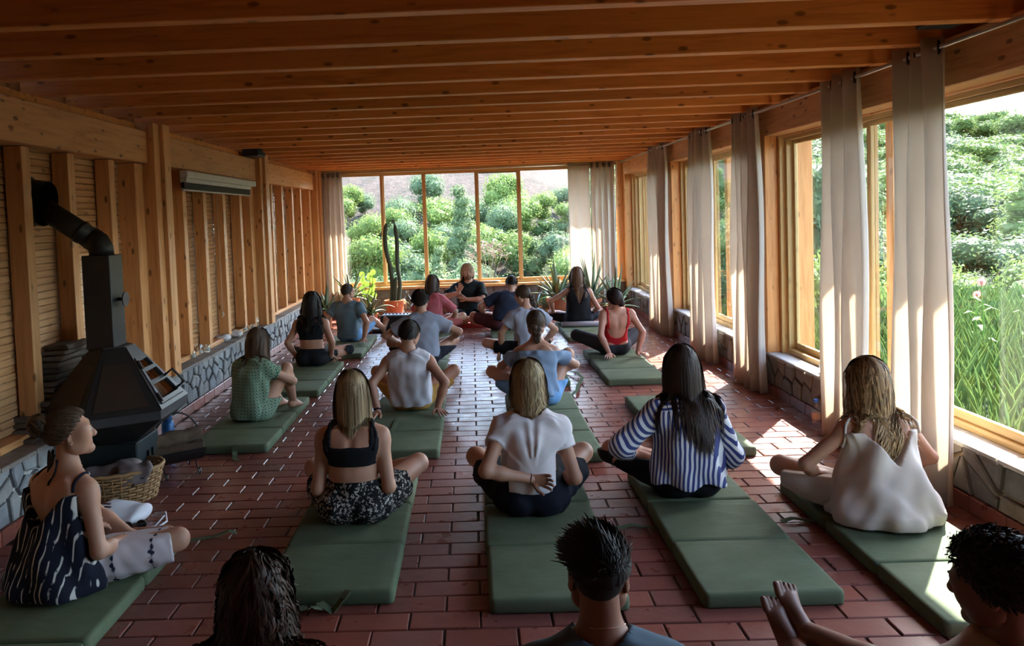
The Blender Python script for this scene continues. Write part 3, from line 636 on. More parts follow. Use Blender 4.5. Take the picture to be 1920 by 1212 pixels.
def hair_mat(c, c2):
    if (c, c2) in HAIRM: return HAIRM[(c, c2)]
    t = NT('hair').set(.5, .22); vc = t.n('ShaderNodeVertexColor', layer_name='tint'); n = t.n('ShaderNodeTexNoise', i_Vector=t.coord((90, 90, 8)), i_Scale=3.5, i_Detail=3.0)
    mx = t.n('ShaderNodeMath', operation='MULTIPLY_ADD', i_0=n.outputs['Fac'], i_1=.5, i_2=-.25); ad = t.n('ShaderNodeMath', operation='ADD', i_0=vc.outputs[0], i_1=mx.outputs[0]); ad.use_clamp = True
    t.col(t.mix(ad.outputs[0], c, c2)); t.bump(n.outputs['Fac'], .2, .003); HAIRM[(c, c2)] = t.m; return t.m
def lock_mesh(paths, width, thick, tip=.25):
    """paths (L,S,3) -> flattened tapered locks"""
    L, S, _ = paths.shape; T = np.gradient(paths, axis=1); T /= np.linalg.norm(T, axis=2, keepdims=True)+1e-9; cen = paths[:, :1].mean(0, keepdims=True); out = paths-cen; out[..., 2] *= .3
    side = np.cross(T, out); side /= np.linalg.norm(side, axis=2, keepdims=True)+1e-9; no = np.cross(side, T)
    pr = np.linspace(0, 1, S); tp = np.minimum(1, .55+pr*3)*(1-(1-tip)*np.clip((pr-.55)/.45, 0, 1)**1.5); w = (width[:, None]*tp[None])[..., None]; th = thick*tp[None, :, None]
    a, r_, b_ = paths+side*w, paths+no*th, paths-side*w; ring = np.stack([a, r_, r_, b_], 2); vs = ring.reshape(-1, 3); k = (np.arange(L)[:, None]*S+np.arange(S-1)[None]).reshape(-1, 1)*4
    return vs, np.concatenate([np.concatenate([k+q, k+q+1, k+5+q, k+4+q], 1) for q in (0, 2)])
def scalp(c, R, s, n, seed, a=-.30, inflate=.004):
    r = np.random.default_rng(seed); i = np.arange(n*2)+.5; z = 1-i/n; ph = i*2.39996; q = np.sqrt(np.maximum(0, 1-z*z)); d = np.stack([q*np.cos(ph), q*np.sin(ph), z], 1); d += r.normal(size=d.shape)*.02
    keep = (d[:, 2] > np.maximum(a+.55*d[:, 1], a+1.1*d[:, 1])); d = d[keep]; rad = A(.073, .093, .083)+inflate; return d, (A(0, -.012, .035)+d*rad)
def hair_build(h, c, R, s, grid, Dg, root, res):
    """h: dict with style, colours, length"""
    rr = np.random.default_rng(h.get('seed', 3)); st = h['style']; mat = hair_mat(h['c'], h.get('c2', tuple(min(1, x*1.6) for x in h['c']))); parts = []; tints = []
    ra = A(.073, .093, .083); cc = A(0, -.012, .035); T = lambda q: c+(q*s)@R.T; n = int(h.get('n', 260)*2.8*res); gx = [np.gradient(Dg, grid.h, axis=i) for i in range(3)] if Dg is not None else None
    def collide(P, r):
        if Dg is None: return P
        ii = np.clip(np.round((P-grid.o)/grid.h).astype(int), 0, grid.n-1); t = tuple(ii.T); d = Dg[t]; m = (d < r)
        if m.any():
            g = np.stack([q[t] for q in gx], 1); g /= np.linalg.norm(g, axis=1, keepdims=True)+1e-6; P = P+np.where(m, np.minimum(r-d, .03), 0)[:, None]*g
        return P
    def skull(P, infl):   # push out of the skull (head coordinates)
        q = (P-cc)/(ra+infl); k = np.linalg.norm(q, axis=1, keepdims=True); return np.where(k < 1, cc+q/np.maximum(k, 1e-6)*(ra+infl), P)
    # cap under the locks
    ct = h.get('cap', .008); hg = Grid(c-.14*s, c+.16*s, .007); cap = hg.eval([ell(c+R@(cc*s), (ra+ct)*s, R)]); q = (hg.P()-c)@R/s-cc; a = h.get('line', -.02)
    g = np.maximum(-(q[..., 2]-a-.55*q[..., 1]), -(q[..., 2]-a-1.1*q[..., 1]))*.8
    if st == 'mohawk': g = np.maximum(g, -(q[..., 2]-.02-.25*q[..., 1]))
    if h.get('fuzz'): cap = cap+h['fuzz']*(np.sin(q[..., 0]*210)*np.sin(q[..., 1]*190+1)*np.sin(q[..., 2]*200))
    cap = np.maximum(cap, g*s); v, f = surf(cap, hg.o, hg.h)
    if len(v): parts.append((v, f, 0)); tints.append(np.full(len(v), .32))
    if st == 'mohawk':   # clipped sides
        t_ = hg.eval([ell(c+R@(cc*s), (ra+.0025)*s, R)]); v, f = surf(np.maximum(t_, np.maximum(-(q[..., 2]-a-.55*q[..., 1]), -(q[..., 2]-a-1.1*q[..., 1]))*.8*s), hg.o, hg.h); parts.append((v, f, 0)); tints.append(np.full(len(v), .9))
    d, p0 = scalp(c, R, s, n, h.get('seed', 3), h.get('aline', -.30), .002+ct)
    if st == 'mohawk':
        m = d[:, 2] > .45+.2*d[:, 1]; d, p0 = d[m], p0[m]
    N = len(d); S = h.get('steps', 12); P = p0.copy(); path = [T(P)]; Ln = h.get('length', .3)*(1+rr.normal(size=N)*h.get('lvar', .05)); step = Ln/(S-1)
    if st in ('long', 'bob'):
        part = h.get('part', 0.0); sg = np.where(d[:, 0] > part, 1.0, -1.0); V0 = d*.25+np.stack([sg*.85*np.clip(.25+d[:, 1], 0, 1), -.45-.2*d[:, 1]+0*sg, -.3+0*sg], 1); ph = np.arctan2(d[:, 0], -d[:, 1])*h.get('group', 6)+rr.normal(size=N)*.7; wav = h.get('wave', 0.0); grav = R.T@A(0, 0, -1); sw = h.get('sweep')
        W = T(P); hang = np.zeros(N)
        for k in range(1, S):
            V0 = V0*(.62)+(grav+np.stack([sg*.10*(k < 4)*(d[:, 1] > -.1), -.25*(d[:, 1] > -.2)*(k < 5)*1.0, 0*sg], 1))*.5
            if sw is not None: V0 = V0+np.asarray(sw)*.08*(k > 4)
            V0 /= np.linalg.norm(V0, axis=1, keepdims=True); P = P+V0*step[:, None]/s
            P = skull(P, .004+ct+.003*(k > 3)); W2 = T(P); W2 = collide(W2, .010); P = (W2-c)@R/s; Wd = W2
            if wav: t = k/(S-1); Wd = W2+R[:, 0]*(np.sin(ph+t*h.get('freq', 14)) * wav*t)[:, None]+R[:, 1]*(np.cos(ph*1.7+t*h.get('freq', 14)*.9)*wav*.6*t)[:, None]
            path.append(Wd)
        paths = np.stack(path, 1)
    elif st in ('tie',):   # combed to a knot
        tg = A(*h['knot'])
        for k in range(1, S):
            dv = tg-P; dist = np.linalg.norm(dv, axis=1, keepdims=True); P = P+dv*(1/(S-k)); P = skull(P, .004+ct+rr.normal(size=(N, 1))*.0008); path.append(T(P))
        paths = np.stack(path, 1)
    else:                  # short styles
        S = h.get('steps', 4); up = h.get('lift', .5); grow = h.get('dir', (0, -.2, -.6)); Vd = d*up+np.asarray(grow)+rr.normal(size=(N, 3))*h.get('mess', .25); Vd /= np.linalg.norm(Vd, axis=1, keepdims=True); path = [T(P)]
        for k in range(1, S):
            Vd = Vd+np.asarray(h.get('bend', (0, 0, -.15))); Vd /= np.linalg.norm(Vd, axis=1, keepdims=True); P = skull(P+Vd*(Ln/(S-1)/s)[:, None], .002+ct); path.append(T(P))
        paths = np.stack(path, 1)
    wd = h.get('w', .009)*.54*(.7+.6*rr.random(N))*(1/max(.6, res)**.5); v, f = lock_mesh(paths, wd, h.get('th', .0007), h.get('tip', .25)); parts.append((v, f, 0, 1))
    tt = np.clip(rr.normal(.32, h.get('tv', .2)*.65, N)+h.get('side', 0)*d[:, 0], 0, 1); hl = h.get('ends', 0)*np.linspace(0, 1, paths.shape[1]); tints.append(np.repeat((tt[:, None]+hl[None]).reshape(-1), 4))
    # knots, tails and plaits
    for kn in h.get('extra', ()):
        ty = kn[0]
        if ty == 'bun':
            bc = c+R@(A(*kn[1])*s); br = kn[2]*s; k = 46; pth = []
            for i in range(k):
                ax = nrm(rr.normal(size=3)*.6+A(0, 1, .2)@R.T); u = nrm(np.cross(ax, rr.normal(size=3))); w_ = np.cross(ax, u); r_ = br*(.72+.3*rr.random()); a0 = rr.random()*6.28; off = ax*rr.uniform(-.6, .6)*br; tt_ = np.linspace(a0, a0+3.4+rr.random()*1.4, 9)
                pth.append(bc+off+np.sqrt(max(.15, 1-(np.linalg.norm(off)/br)**2))*r_*(np.cos(tt_)[:, None]*u+np.sin(tt_)[:, None]*w_))
            v, f = lock_mesh(np.stack(pth), np.full(k, .009*s), .002, .4); parts.append((v, f, 0, 1)); tints.append(np.repeat(np.clip(rr.normal(.4, .25, k), 0, 1), 36))
            bg = Grid(bc-br*1.3, bc+br*1.3, .007); v, f = surf(bg.eval([ell(bc, A(br, br, br)*.86)]), bg.o, bg.h); parts.append((v, f, 0)); tints.append(np.full(len(v), .15))
        if ty == 'braid':
            pts = [c+R@(A(*p)*s) for p in kn[1]]; r_ = kn[2]; m = kn[3]; pp = []
            if kn[4] == 'hang': p0_ = c+R@(A(*kn[1][0])*s); pts = [p0_]+[p0_+A(kn[1][1][0]*t, kn[1][1][1]*math.sin(t*3), kn[1][1][2]*t) for t in (.25, .5, .75, 1.0)]
            q = np.array(pts); tt_ = np.linspace(0, len(q)-1, m)
            ctr = np.stack([np.interp(tt_, np.arange(len(q)), q[:, i]) for i in range(3)], 1); ctr = collide(ctr, r_*.9); prs = []
            for i in range(m):
                t = nrm(ctr[min(i+1, m-1)]-ctr[max(i-1, 0)]); x = nrm(np.cross(t, A(0, 1, .1))); rad = r_*(1-.45*i/m); sg = 1 if i % 2 else -1; Q = np.stack([nrm(x*.75+t*.5*sg), np.cross(nrm(x*.75+t*.5*sg), t), t], 1); Q = np.linalg.qr(Q)[0]; prs.append(ell(ctr[i]+x*sg*rad*.42, A(rad*.78, rad*.62, rad*.95), Q, .004))
            bg = Grid(ctr.min(0)-r_*2, ctr.max(0)+r_*2, .0055); v, f = surf(bg.eval(prs), bg.o, bg.h); parts.append((v, f, 0)); tints.append(np.clip(.25+.3*np.sin(np.arange(len(v))*.9), 0, 1))
            e = ctr[-1]; k = 14; dr = nrm(ctr[-1]-ctr[-3]); pth = np.stack([np.stack([e+dr*.05*t+rr.normal(size=3)*.006*t for t in np.linspace(0, 1, 5)]) for _ in range(k)]); v, f = lock_mesh(pth, np.full(k, .004), .003); parts.append((v, f, 0)); tints.append(np.full(len(v), .4))
        if ty == 'tail':
            k = kn[3]; b0 = c+R@(A(*kn[1])*s); P_ = b0+rr.normal(size=(k, 3))*.012; vel = np.tile(R@A(*kn[4]), (k, 1))+rr.normal(size=(k, 3))*.15; pth = [P_.copy()]; S2 = 11
            for t in range(1, S2): vel = vel*.7+A(0, 0, -1)*.4+rr.normal(size=(k, 3))*.05; vel /= np.linalg.norm(vel, axis=1, keepdims=True); P_ = collide(P_+vel*kn[2]/(S2-1), .008); pth.append(P_.copy())
            v, f = lock_mesh(np.stack(pth, 1), np.full(k, .008), .0015); parts.append((v, f, 0, 1)); tints.append(np.repeat(np.clip(rr.normal(.35, .2, k), 0, 1), S2*4))
    o = fast_mesh('hair', parts, [mat], root, np.concatenate(tints)); return o
def person(label, loc, yaw, p):
    sex = p.get('sex', 'f'); s = p.get('scale', 1.0); m = sex == 'm'; h = p.get('h', .010); res = p.get('res', 1.0)
    W = 1.08 if m else 1.0; r = lambda f, mm: mm if m else f
    lean = math.radians(p.get('lean', 0)); sl = math.radians(p.get('slean', 0)); sll = p.get('slouch', .03); tw = p.get('twist', 0); Ls = p.get('spine', .475)
    dr = A(math.sin(sl), math.sin(lean)*math.cos(sl), math.cos(lean)*math.cos(sl)); bk = nrm(A(0, -1, 0)+dr*0.0); Rt = rot_m(tw)[:, 0]; Rh_ = A(1, 0, 0)
    Rt = nrm(Rt-dr*(Rt@dr)*.8); P0 = A(0, 0, .095); P1 = P0+dr*Ls*.38+bk*sll*.7; P2 = P0+dr*Ls*.68+bk*sll; P3 = P0+dr*(Ls-.075)+bk*sll*.6; P4 = P0+dr*Ls
    Rm = nrm(Rh_*.5+Rt*.5); torso = [loft(P0, P1, Rh_, (r(.165, .155), .108), (r(.122, .145), r(.092, .105)), .05), loft(P1, P2, Rm, (r(.122, .145), r(.090, .105)), (r(.142, .165), r(.098, .112)), .04), loft(P2, P3, Rt, (r(.142, .170), r(.096, .112)), (r(.135, .165), r(.075, .085)), .04)]
    butt = [ell(P0+A(g*.075, -.035, -.012), A(.098, .10, .083), None, .04) for g in (-1, 1)]
    fwd = np.cross(dr, Rt)*1.0; shw = r(.156, .178)*p.get('shw', 1); raise_ = p.get('shrug', 0.0)
    SH = {g: P3+Rt*g*shw+dr*(-.012+raise_)+fwd*p.get('shf', .0) for g in (-1, 1)}
    for g in (-1, 1): torso += [cone(P4-dr*.005, SH[g], r(.045, .055), r(.040, .050), .035), ell(P3-dr*.04+Rt*g*.082-fwd*.068, A(.055, .016, .075), np.stack([Rt, fwd, dr], 1), .04)]
    torso += [cone(P1-fwd*.128, P3-fwd*.112, .012, .010, .035, -1)]
    if not m: torso += [ell(P2+Rt*g*.062+fwd*.075+dr*.01, A(.058, .055, .058), None, .04) for g in (-1, 1)]
    hy, hp, hr = p.get('head', (0, 0, 0)); R = rot_m(hy, hp, hr); nd = nrm(dr*.8+A(0, 0, .35)+np.asarray(p.get('ntilt', (0, .25, 0)))); hs = r(.96, 1.02)*p.get('hs', 1); HC = P4+nd*p.get('nl', .082)+R@A(0, .012, .07*hs)
    neck = [cone(P4-dr*.03, HC+R@A(0, -.022, -.035)*hs, r(.049, .062), r(.045, .057), .03)]
    arms = {}; AL = p.get('arml', 1.0); la, lb = .285*AL*W**.5, .25*AL*W**.5; armp = {}; hands = []
    for g, key in ((-1, 'L'), (1, 'R')):
        tgt = A(*p[key][0]); pole = p[key][1]; el_, wr_ = ik(SH[g], tgt, la, lb, pole); arms[g] = (SH[g], el_, wr_)
        ra, rb, rc = r(.043, .050), r(.035, .041), r(.024, .029)
        armp[g] = ([ell(SH[g]+(el_-SH[g])*.12, A(r(.047, .058),)*3*1.0 if 0 else A(1, 1, 1)*r(.046, .056), None, .03), cone(SH[g], el_, ra, rb, .03)], [cone(el_, el_+(wr_-el_)*.35, rb, rb*1.02, .02), cone(el_+(wr_-el_)*.3, wr_+nrm(wr_-el_)*.012, rb, rc, .02)])
        hd = p[key][2] if len(p[key]) > 2 else nrm(wr_-el_); pn = p[key][3] if len(p[key]) > 3 else A(0, 0, -1)
        th = p[key][5] if len(p[key]) > 5 else -g
        if p.get('hands', True): hands += hand_prims(wr_, np.asarray(hd, float), pn, th, r(.95, 1.06), p[key][4] if len(p[key]) > 4 else .35)
    legs = {}; lt, lsn = .41*p.get('legl', 1)*W**.5, .40*p.get('legl', 1)*W**.5; feet = []
    default = {'LL': ((.10, .33, .065), (-1, .25, .22), (.9, .25, -.1), (.2, .3, .8)), 'RL': ((-.06, .40, .06), (1, .25, .22), (-.9, .25, -.1), (-.2, .3, .8))}
    for g, key in ((-1, 'LL'), (1, 'RL')):
        q = p.get(key, default[key]); hp_ = P0+A(g*.092, .03, -.005); kn, an = ik(hp_, A(*q[0]), lt, lsn, q[1]); legs[g] = (hp_, kn, an)
        if p.get('feet', True): feet += foot_prims(an, np.asarray(q[2] if len(q) > 2 else A(0, 1, .1)), q[3] if len(q) > 3 else A(0, 0, 1), r(.95, 1.08))
    tr, kr, ar = r(.084, .084), r(.056, .060), r(.036, .040); legp = []
    for g in (-1, 1):
        a, b, c_ = legs[g]; legp += [cone(a, b, tr, kr, .04), cone(b, b+(c_-b)*.32, kr*.95, kr*1.0, .02), cone(b+(c_-b)*.28, c_, kr, ar, .02)]
    allp = torso+butt+neck+sum([armp[g][0]+armp[g][1] for g in (-1, 1)], [])+legp
    headp = head_prims(HC, R, hs); lo = np.min([q.lo for q in allp+headp+hands+feet], 0)-.06; hi = np.max([q.hi for q in allp+headp+hands+feet], 0)+.06
    for cl in p.get('clothes', ()):
        if cl.get('flare'): e_ = cl['flare']; lo = np.minimum(lo, P0-A(e_[0]+.07, e_[1]+.09, .2)); hi = np.maximum(hi, P0+A(e_[0]+.07, e_[1]+.09, .1))
    lo[2] = max(lo[2], -.03); G = Grid(lo, hi, h); D = G.eval(allp); parts = [(*surf(D, G.o, G.h), 0)]
    def fine(pr, hh, extra=()):
        l = np.min([q.lo for q in pr], 0)-.02; u = np.max([q.hi for q in pr], 0)+.02; g_ = Grid(l, u, hh); return (*surf(g_.eval(list(extra)+pr), g_.o, hh), 0)
    fh = p.get('fh', .0052); parts.append(fine(headp, fh, ()))
    if hands: parts += [fine(hands[:len(hands)//2], fh*.8), fine(hands[len(hands)//2:], fh*.8)]
    if feet and not p.get('nofeet'): parts += [fine(feet[:len(feet)//2], fh), fine(feet[len(feet)//2:], fh)]
    zmin = p.get('zmin'); root = fast_mesh('person', parts, [skin_mat(p['skin'])]); tag(root, label, 'person')
    root.location = loc; root.rotation_euler = (0, 0, math.radians(yaw)); root.scale = (s, s, s)
    J = dict(P0=P0, P1=P1, P2=P2, P3=P3, P4=P4, dr=dr, Rt=Rt, fwd=fwd, SH=SH, arms=arms, legs=legs, torso=torso, butt=butt, neck=neck, armp=armp, legp=legp, HC=HC, R=R, G=G, hs=hs, r=r, root=root, kr=kr, tr=tr)
    Dall = np.minimum(D, G.eval(headp)); J['D'] = D
    PP = None
    for cl in p.get('clothes', ()):
        if PP is None: PP = G.P()
        Dc = garment(cl, J, PP); Dall = np.minimum(Dall, Dc)
        for e in cl.get('child', ()): e(J, cl)
    if p.get('hair'): hair_build(p['hair'], HC, R, hs, G, Dall, root, res)
    for e in p.get('extras', ()): e(J)
    return J
def wrinkle(P, amp, f, seed, dirs=None):
    r = np.random.default_rng(seed); d = 0
    for i in range(4):
        k = nrm(r.normal(size=3)*A(1, 1, .45))*f*(1+.5*i); d = d+np.sin(P@k+r.uniform(0, 6)+1.5*np.sin(P@(nrm(r.normal(size=3))*f*.5)))/(1+.6*i)
    return amp*d/2
def garment(cl, J, P):
    """cl: kind, name, mat and fit parameters; returns its distance field"""
    G = J['G']; kind = cl['kind']; inf = cl.get('fit', .010); pr = []; P0, P1, P2, P3, P4, dr, Rt, fwd, SH, arms, legs = [J[k] for k in ('P0', 'P1', 'P2', 'P3', 'P4', 'dr', 'Rt', 'fwd', 'SH', 'arms', 'legs')]
    up = P-P0; hgt = up@dr; lx = (P-P4)@Rt; ly = (P-P4)@fwd; lz = (P-P4)@dr; cut = np.full(P.shape[:3], -1.0)
    if kind in ('top', 'dress'):
        pr += [q for q in J['torso'] if q.op > 0]
        if kind == 'dress' or cl.get('low'): pr += J['butt']
        fl = cl.get('flare')
        if fl: pr += [loft(P2-dr*.02, P0+A(0, fl[2] if len(fl) > 2 else -.01, cl.get('flz', -.02)), A(1, 0, 0), (J['r'](.148, .172), .108), (fl[0], fl[1]), .05)]
        for q in cl.get('add', ()): pr.append(q(J))
        sv = cl.get('sleeve', 0)
        for g in (-1, 1):
            a, b, c_ = arms[g]; ra = J['r'](.046, .055)
            if sv > 0:
                t = min(sv, 1); e = a+(b-a)*t; pr += [ell(a+(b-a)*.1, A(1, 1, 1)*(ra+.004), None, .03), cone(a, e, ra+.002, cl.get('cuff', ra+.006)-.006, .03)]
                if sv > 1: pr += [cone(b, b+(c_-b)*(sv-1), ra*.92, cl.get('cuff', ra*.8), .02)]
                if sv <= 1: cut = np.maximum(cut, np.where((P-a)@Rt*g > -.02, ((P-e)@nrm(b-a)), -1))
        D = G.eval(pr, inf)
        D = D+wrinkle(P, cl.get('wr', .004), cl.get('wf', 38), cl.get('seed', 1))
        if cl.get('pleat'): D = D+cl['pleat'][0]*np.sin(np.arctan2(up[..., 0], -up[..., 1]+.05)*cl['pleat'][1]+2*np.sin(up[..., 2]*9))*np.clip((.42-hgt)*4, 0, 1)
        if cl.get('drape'): # folds running to the grip behind the back
            cx, cz = cl['drape']; q = P-A(cx, -.14, cz); an = np.arctan2(q[..., 0], q[..., 2]); D = D+.0065*np.sin(an*17+2.2*np.sin(an*6))*np.clip(q[..., 2]*6, 0, 1)*np.clip((.34-q[..., 2])*5, 0, 1)*(P[..., 1] < .02)*(np.abs(an) < .9)
        hem = cl.get('hem', .02); cut = np.maximum(cut, hem+cl.get('hemw', 0)*np.sin(P[..., 0]*30)-hgt)
        nk = cl.get('neck', 'crew')
        dneck = np.linalg.norm(P-(P4+dr*.012), axis=-1)
        if nk == 'crew': cut = np.maximum(cut, np.maximum(cl.get('nr', .072)-dneck, lz-.03)); cut = np.maximum(cut, lz-.035)
        elif nk == 'boat': cut = np.maximum(cut, np.minimum(lz+.025+0*lx, .13-np.abs(lx)+0*lz)); cut = np.maximum(cut, lz-.03)
        elif nk == 'off': cut = np.maximum(cut, lz+cl.get('drop', .10)+.06*np.abs(lx))
        elif nk == 'v':
            dp, hw = cl['v']; front = .10; cut = np.maximum(cut, np.minimum((lz+dp)*(hw/dp)-np.abs(lx), np.where(ly > .0, (lz+front), 1))*.8); cut = np.maximum(cut, np.where(np.abs(lx) > hw+.02, lz+.05+(np.abs(lx)-hw-.02)*2.0, lz-.03)); cut = np.maximum(cut, lz+cl.get('top', .06))
        elif nk == 'u':
            dp, hw = cl['v']; z = np.maximum(0, -lz-dp+hw*.8); e = np.sqrt(lx**2+z**2); cut = np.maximum(cut, np.where(ly < .03, hw-e, np.minimum(hw-np.abs(lx), lz+.10))); cut = np.maximum(cut, np.where(np.abs(lx) > hw+.035, lz+.07+(np.abs(lx)-hw-.035)*2.5, lz-.03))
        elif nk == 'sq':
            dp, hw = cl['v']; cut = np.maximum(cut, np.minimum(lz+dp+.03*(np.abs(lx)/hw)**6*0, hw-np.abs(lx))); cut = np.maximum(cut, np.where(np.abs(lx) > hw+.026, lz+dp-.05, lz-.03))
        elif nk == 'tank': cut = np.maximum(cut, np.maximum(.075-dneck, lz-.03)); cut = np.maximum(cut, np.where(np.abs(lx) > J['r'](.150, .20), .02+0*lz, -1))
        if nk in ('v', 'u', 'sq', 'off') and sv == 0:   # arm holes
            for g in (-1, 1):
                a, b, _ = arms[g]; e = np.linalg.norm(np.cross(P-a, nrm(b-a)), axis=-1); cut = np.maximum(cut, np.where(((P-a)@nrm(b-a) > -.01) & ((P-a)@nrm(b-a) < .13), J['r'](.058, .066)-e, -1))
        if nk in ('tank',) and sv == 0:
            for g in (-1, 1):
                a, b, _ = arms[g]; t = (P-a)@nrm(b-a); e = np.linalg.norm(P-a-t[..., None]*nrm(b-a), axis=-1); cut = np.maximum(cut, np.where((t > .045), .066-e, -1))
    elif kind == 'sleeves':
        for g in (-1, 1):
            a, b, c_ = arms[g]; pr += [ell(a, A(1, 1, 1)*.052, None, .03), cone(a, b, .052, .052, .03), cone(b, b+(c_-b)*.86, .050, .036, .03)]
            cut = np.maximum(cut, np.where(np.linalg.norm(P-c_, axis=-1) < .10, (P-(b+(c_-b)*.84))@nrm(c_-b), -1))
        D = G.eval(pr, .012)+wrinkle(P, .007, 46, 5)
    elif kind in ('pants', 'skirt'):
        ln = cl.get('leg', .6); lf = cl.get('loose', .012); pr += [q for q in J['torso'][:1]]+J['butt']
        for g in (-1, 1):
            a, b, c_ = legs[g]; t = min(ln, 1); e = a+(b-a)*t; re = (J['tr']+(J['kr']-J['tr'])*t)+lf; pr += [cone(a, e, J['tr']+lf*.6, re, .05)]
            if ln > 1: e2 = b+(c_-b)*(ln-1); pr += [cone(b, e2, J['kr']+lf, .042+lf, .02)]; cut = np.maximum(cut, np.where(np.linalg.norm(P-c_, axis=-1) < .25, (P-e2)@nrm(c_-b), -1)) if ln < 1.97 else cut
            else: cut = np.maximum(cut, np.where((np.abs((P-a)@nrm(np.cross(b-a, A(0, 0, 1)))) < .25) & ((P-a)@A(g, .6, 0) > .05), (P-e)@nrm(b-a), -1))
        D = G.eval(pr, inf)+wrinkle(P, cl.get('wr', .003), cl.get('wf', 42), cl.get('seed', 2)); cut = np.maximum(cut, hgt-cl.get('waist', .12))
    D = np.maximum(D, cut)
    D = np.maximum(D, -(P[..., 2]-.002))
    v, f = surf(D, G.o, G.h)
    if len(v): fast_mesh(cl['name'], [(v, f, 0)], [cl['mat']], J['root'])
    return D
def snap(J, pts, off):
    G = J['G']; D = J['D']; gx = [np.gradient(D, G.h, axis=i) for i in range(3)]; q = np.array(pts, float)
    for _ in range(6):
        ii = tuple(np.clip(np.round((q-G.o)/G.h).astype(int), 0, G.n-1).T); d = D[ii]; g = np.stack([x[ii] for x in gx], 1); g /= np.linalg.norm(g, axis=1, keepdims=True)+1e-6; q = q+np.where(d < G.BG*.95, off-d, 0)[:, None]*g*.7
    for _ in range(2): q[1:-1] = (q[:-2]+q[1:-1]*2+q[2:])/4
    return q
def straps(pts_fn, rad, name, mat, n=16, flat=None):
    def e(J, cl=None):
        for pts in pts_fn(J):
            m = MB(); q = np.array(pts, float); t = np.linspace(0, len(q)-1, n); m.tube(snap(J, np.stack([np.interp(t, np.arange(len(q)), q[:, i]) for i in range(3)], 1), rad*.5), rad, 6); m.obj(name, mat, J['root'], True)
    return e
# ------------------------------------------------------------ people: who sits where
T1, T2, T3, T4 = (.50, .27, .175), (.42, .215, .135), (.30, .145, .09), (.17, .08, .05)
BLK = fabric('black_jersey', (.012, .012, .014)); 
def stripes_mat():
    t = NT('striped_cotton').set(.85, .15); co = t.coord(rnd=False); sx = t.n('ShaderNodeSeparateXYZ', i_Vector=co)
    def band(v, f): 
        m = t.n('ShaderNodeMath', operation='MULTIPLY', i_0=v, i_1=f); w_ = t.n('ShaderNodeMath', operation='FRACT', i_0=m.outputs[0]); return t.n('ShaderNodeMath', operation='GREATER_THAN', i_0=w_.outputs[0], i_1=.52).outputs[0]
    ad = t.n('ShaderNodeMath', operation='MULTIPLY_ADD', i_0=sx.outputs['Y'], i_1=-.7, i_2=sx.outputs['X'])
    n = t.n('ShaderNodeTexNoise', i_Vector=co, i_Scale=6.0); wob = t.n('ShaderNodeMath', operation='MULTIPLY_ADD', i_0=n.outputs['Fac'], i_1=.016, i_2=ad.outputs[0]); zz = t.n('ShaderNodeMath', operation='MULTIPLY_ADD', i_0=n.outputs['Fac'], i_1=.02, i_2=sx.outputs['Z'])
    yoke = t.n('ShaderNodeMath', operation='GREATER_THAN', i_0=sx.outputs['Z'], i_1=.485)
    mx = t.n('ShaderNodeMix', i_0=yoke.outputs[0], i_2=band(wob.outputs[0], 38), i_3=band(zz.outputs[0], 38))
    t.col(t.mix(mx.outputs[0], (.045, .055, .16), (.62, .60, .60))); n2 = t.n('ShaderNodeTexNoise', i_Vector=co, i_Scale=240.0); t.bump(n2.outputs['Fac'], .1, .003); return t.m
def sleeve_stripes():
    t = NT('striped_sleeve').set(.85, .15); co = t.coord(rnd=False); d = t.n('ShaderNodeVectorMath', operation='DOT_PRODUCT', i_0=co, i_1=(.55, -.6, .6)); m = t.n('ShaderNodeMath', operation='MULTIPLY', i_0=d.outputs['Value'], i_1=38.0); f = t.n('ShaderNodeMath', operation='FRACT', i_0=m.outputs[0]); g = t.n('ShaderNodeMath', operation='GREATER_THAN', i_0=f.outputs[0], i_1=.52)
    t.col(t.mix(g.outputs[0], (.045, .055, .16), (.62, .60, .60))); return t.m
def leopard():
    t = NT('leopard_print').set(.85, .15); co = t.coord(rnd=False); n = t.n('ShaderNodeTexNoise', i_Vector=co, i_Scale=16.0, i_Detail=2.0); mv = t.mix(.13, co, n.outputs['Color']); v = t.n('ShaderNodeTexVoronoi', i_Vector=mv, i_Scale=44.0); n3 = t.n('ShaderNodeTexNoise', i_Vector=co, i_Scale=62.0)
    a = t.ramp(v.outputs['Distance'], [(.20, (0, 0, 0)), (.26, (1, 1, 1)), (.44, (1, 1, 1)), (.5, (0, 0, 0))]); b = t.ramp(n3.outputs['Fac'], [(.44, (0, 0, 0)), (.50, (1, 1, 1))]); x = t.mix(1.0, a, b, 'MULTIPLY'); t.col(t.mix(x, (.014, .013, .013), (.48, .43, .38))); return t.m
def tie_dye():
    t = NT('tie_dye_cotton').set(.85, .15); co = t.coord((1, 1, .22), False); n = t.n('ShaderNodeTexNoise', i_Vector=co, i_Scale=9.0, i_Detail=2.0); mv = t.mix(.06, co, n.outputs['Color']); v = t.n('ShaderNodeTexWave', i_Vector=mv, i_Scale=11.0, i_Distortion=4.0, i_Detail=2.0, wave_type='BANDS', bands_direction='X'); n2 = t.n('ShaderNodeTexNoise', i_Vector=t.coord((3, 3, 1.4), False), i_Scale=9.0, i_Detail=3.0)
    x = t.mix(1.0, t.ramp(v.outputs['Fac'], [(.86, (0, 0, 0)), (.95, (1, 1, 1))]), t.ramp(n2.outputs['Fac'], [(.42, (0, 0, 0)), (.5, (1, 1, 1))]), 'MULTIPLY'); t.col(t.mix(x, (.012, .013, .024), (.60, .56, .50))); return t.m
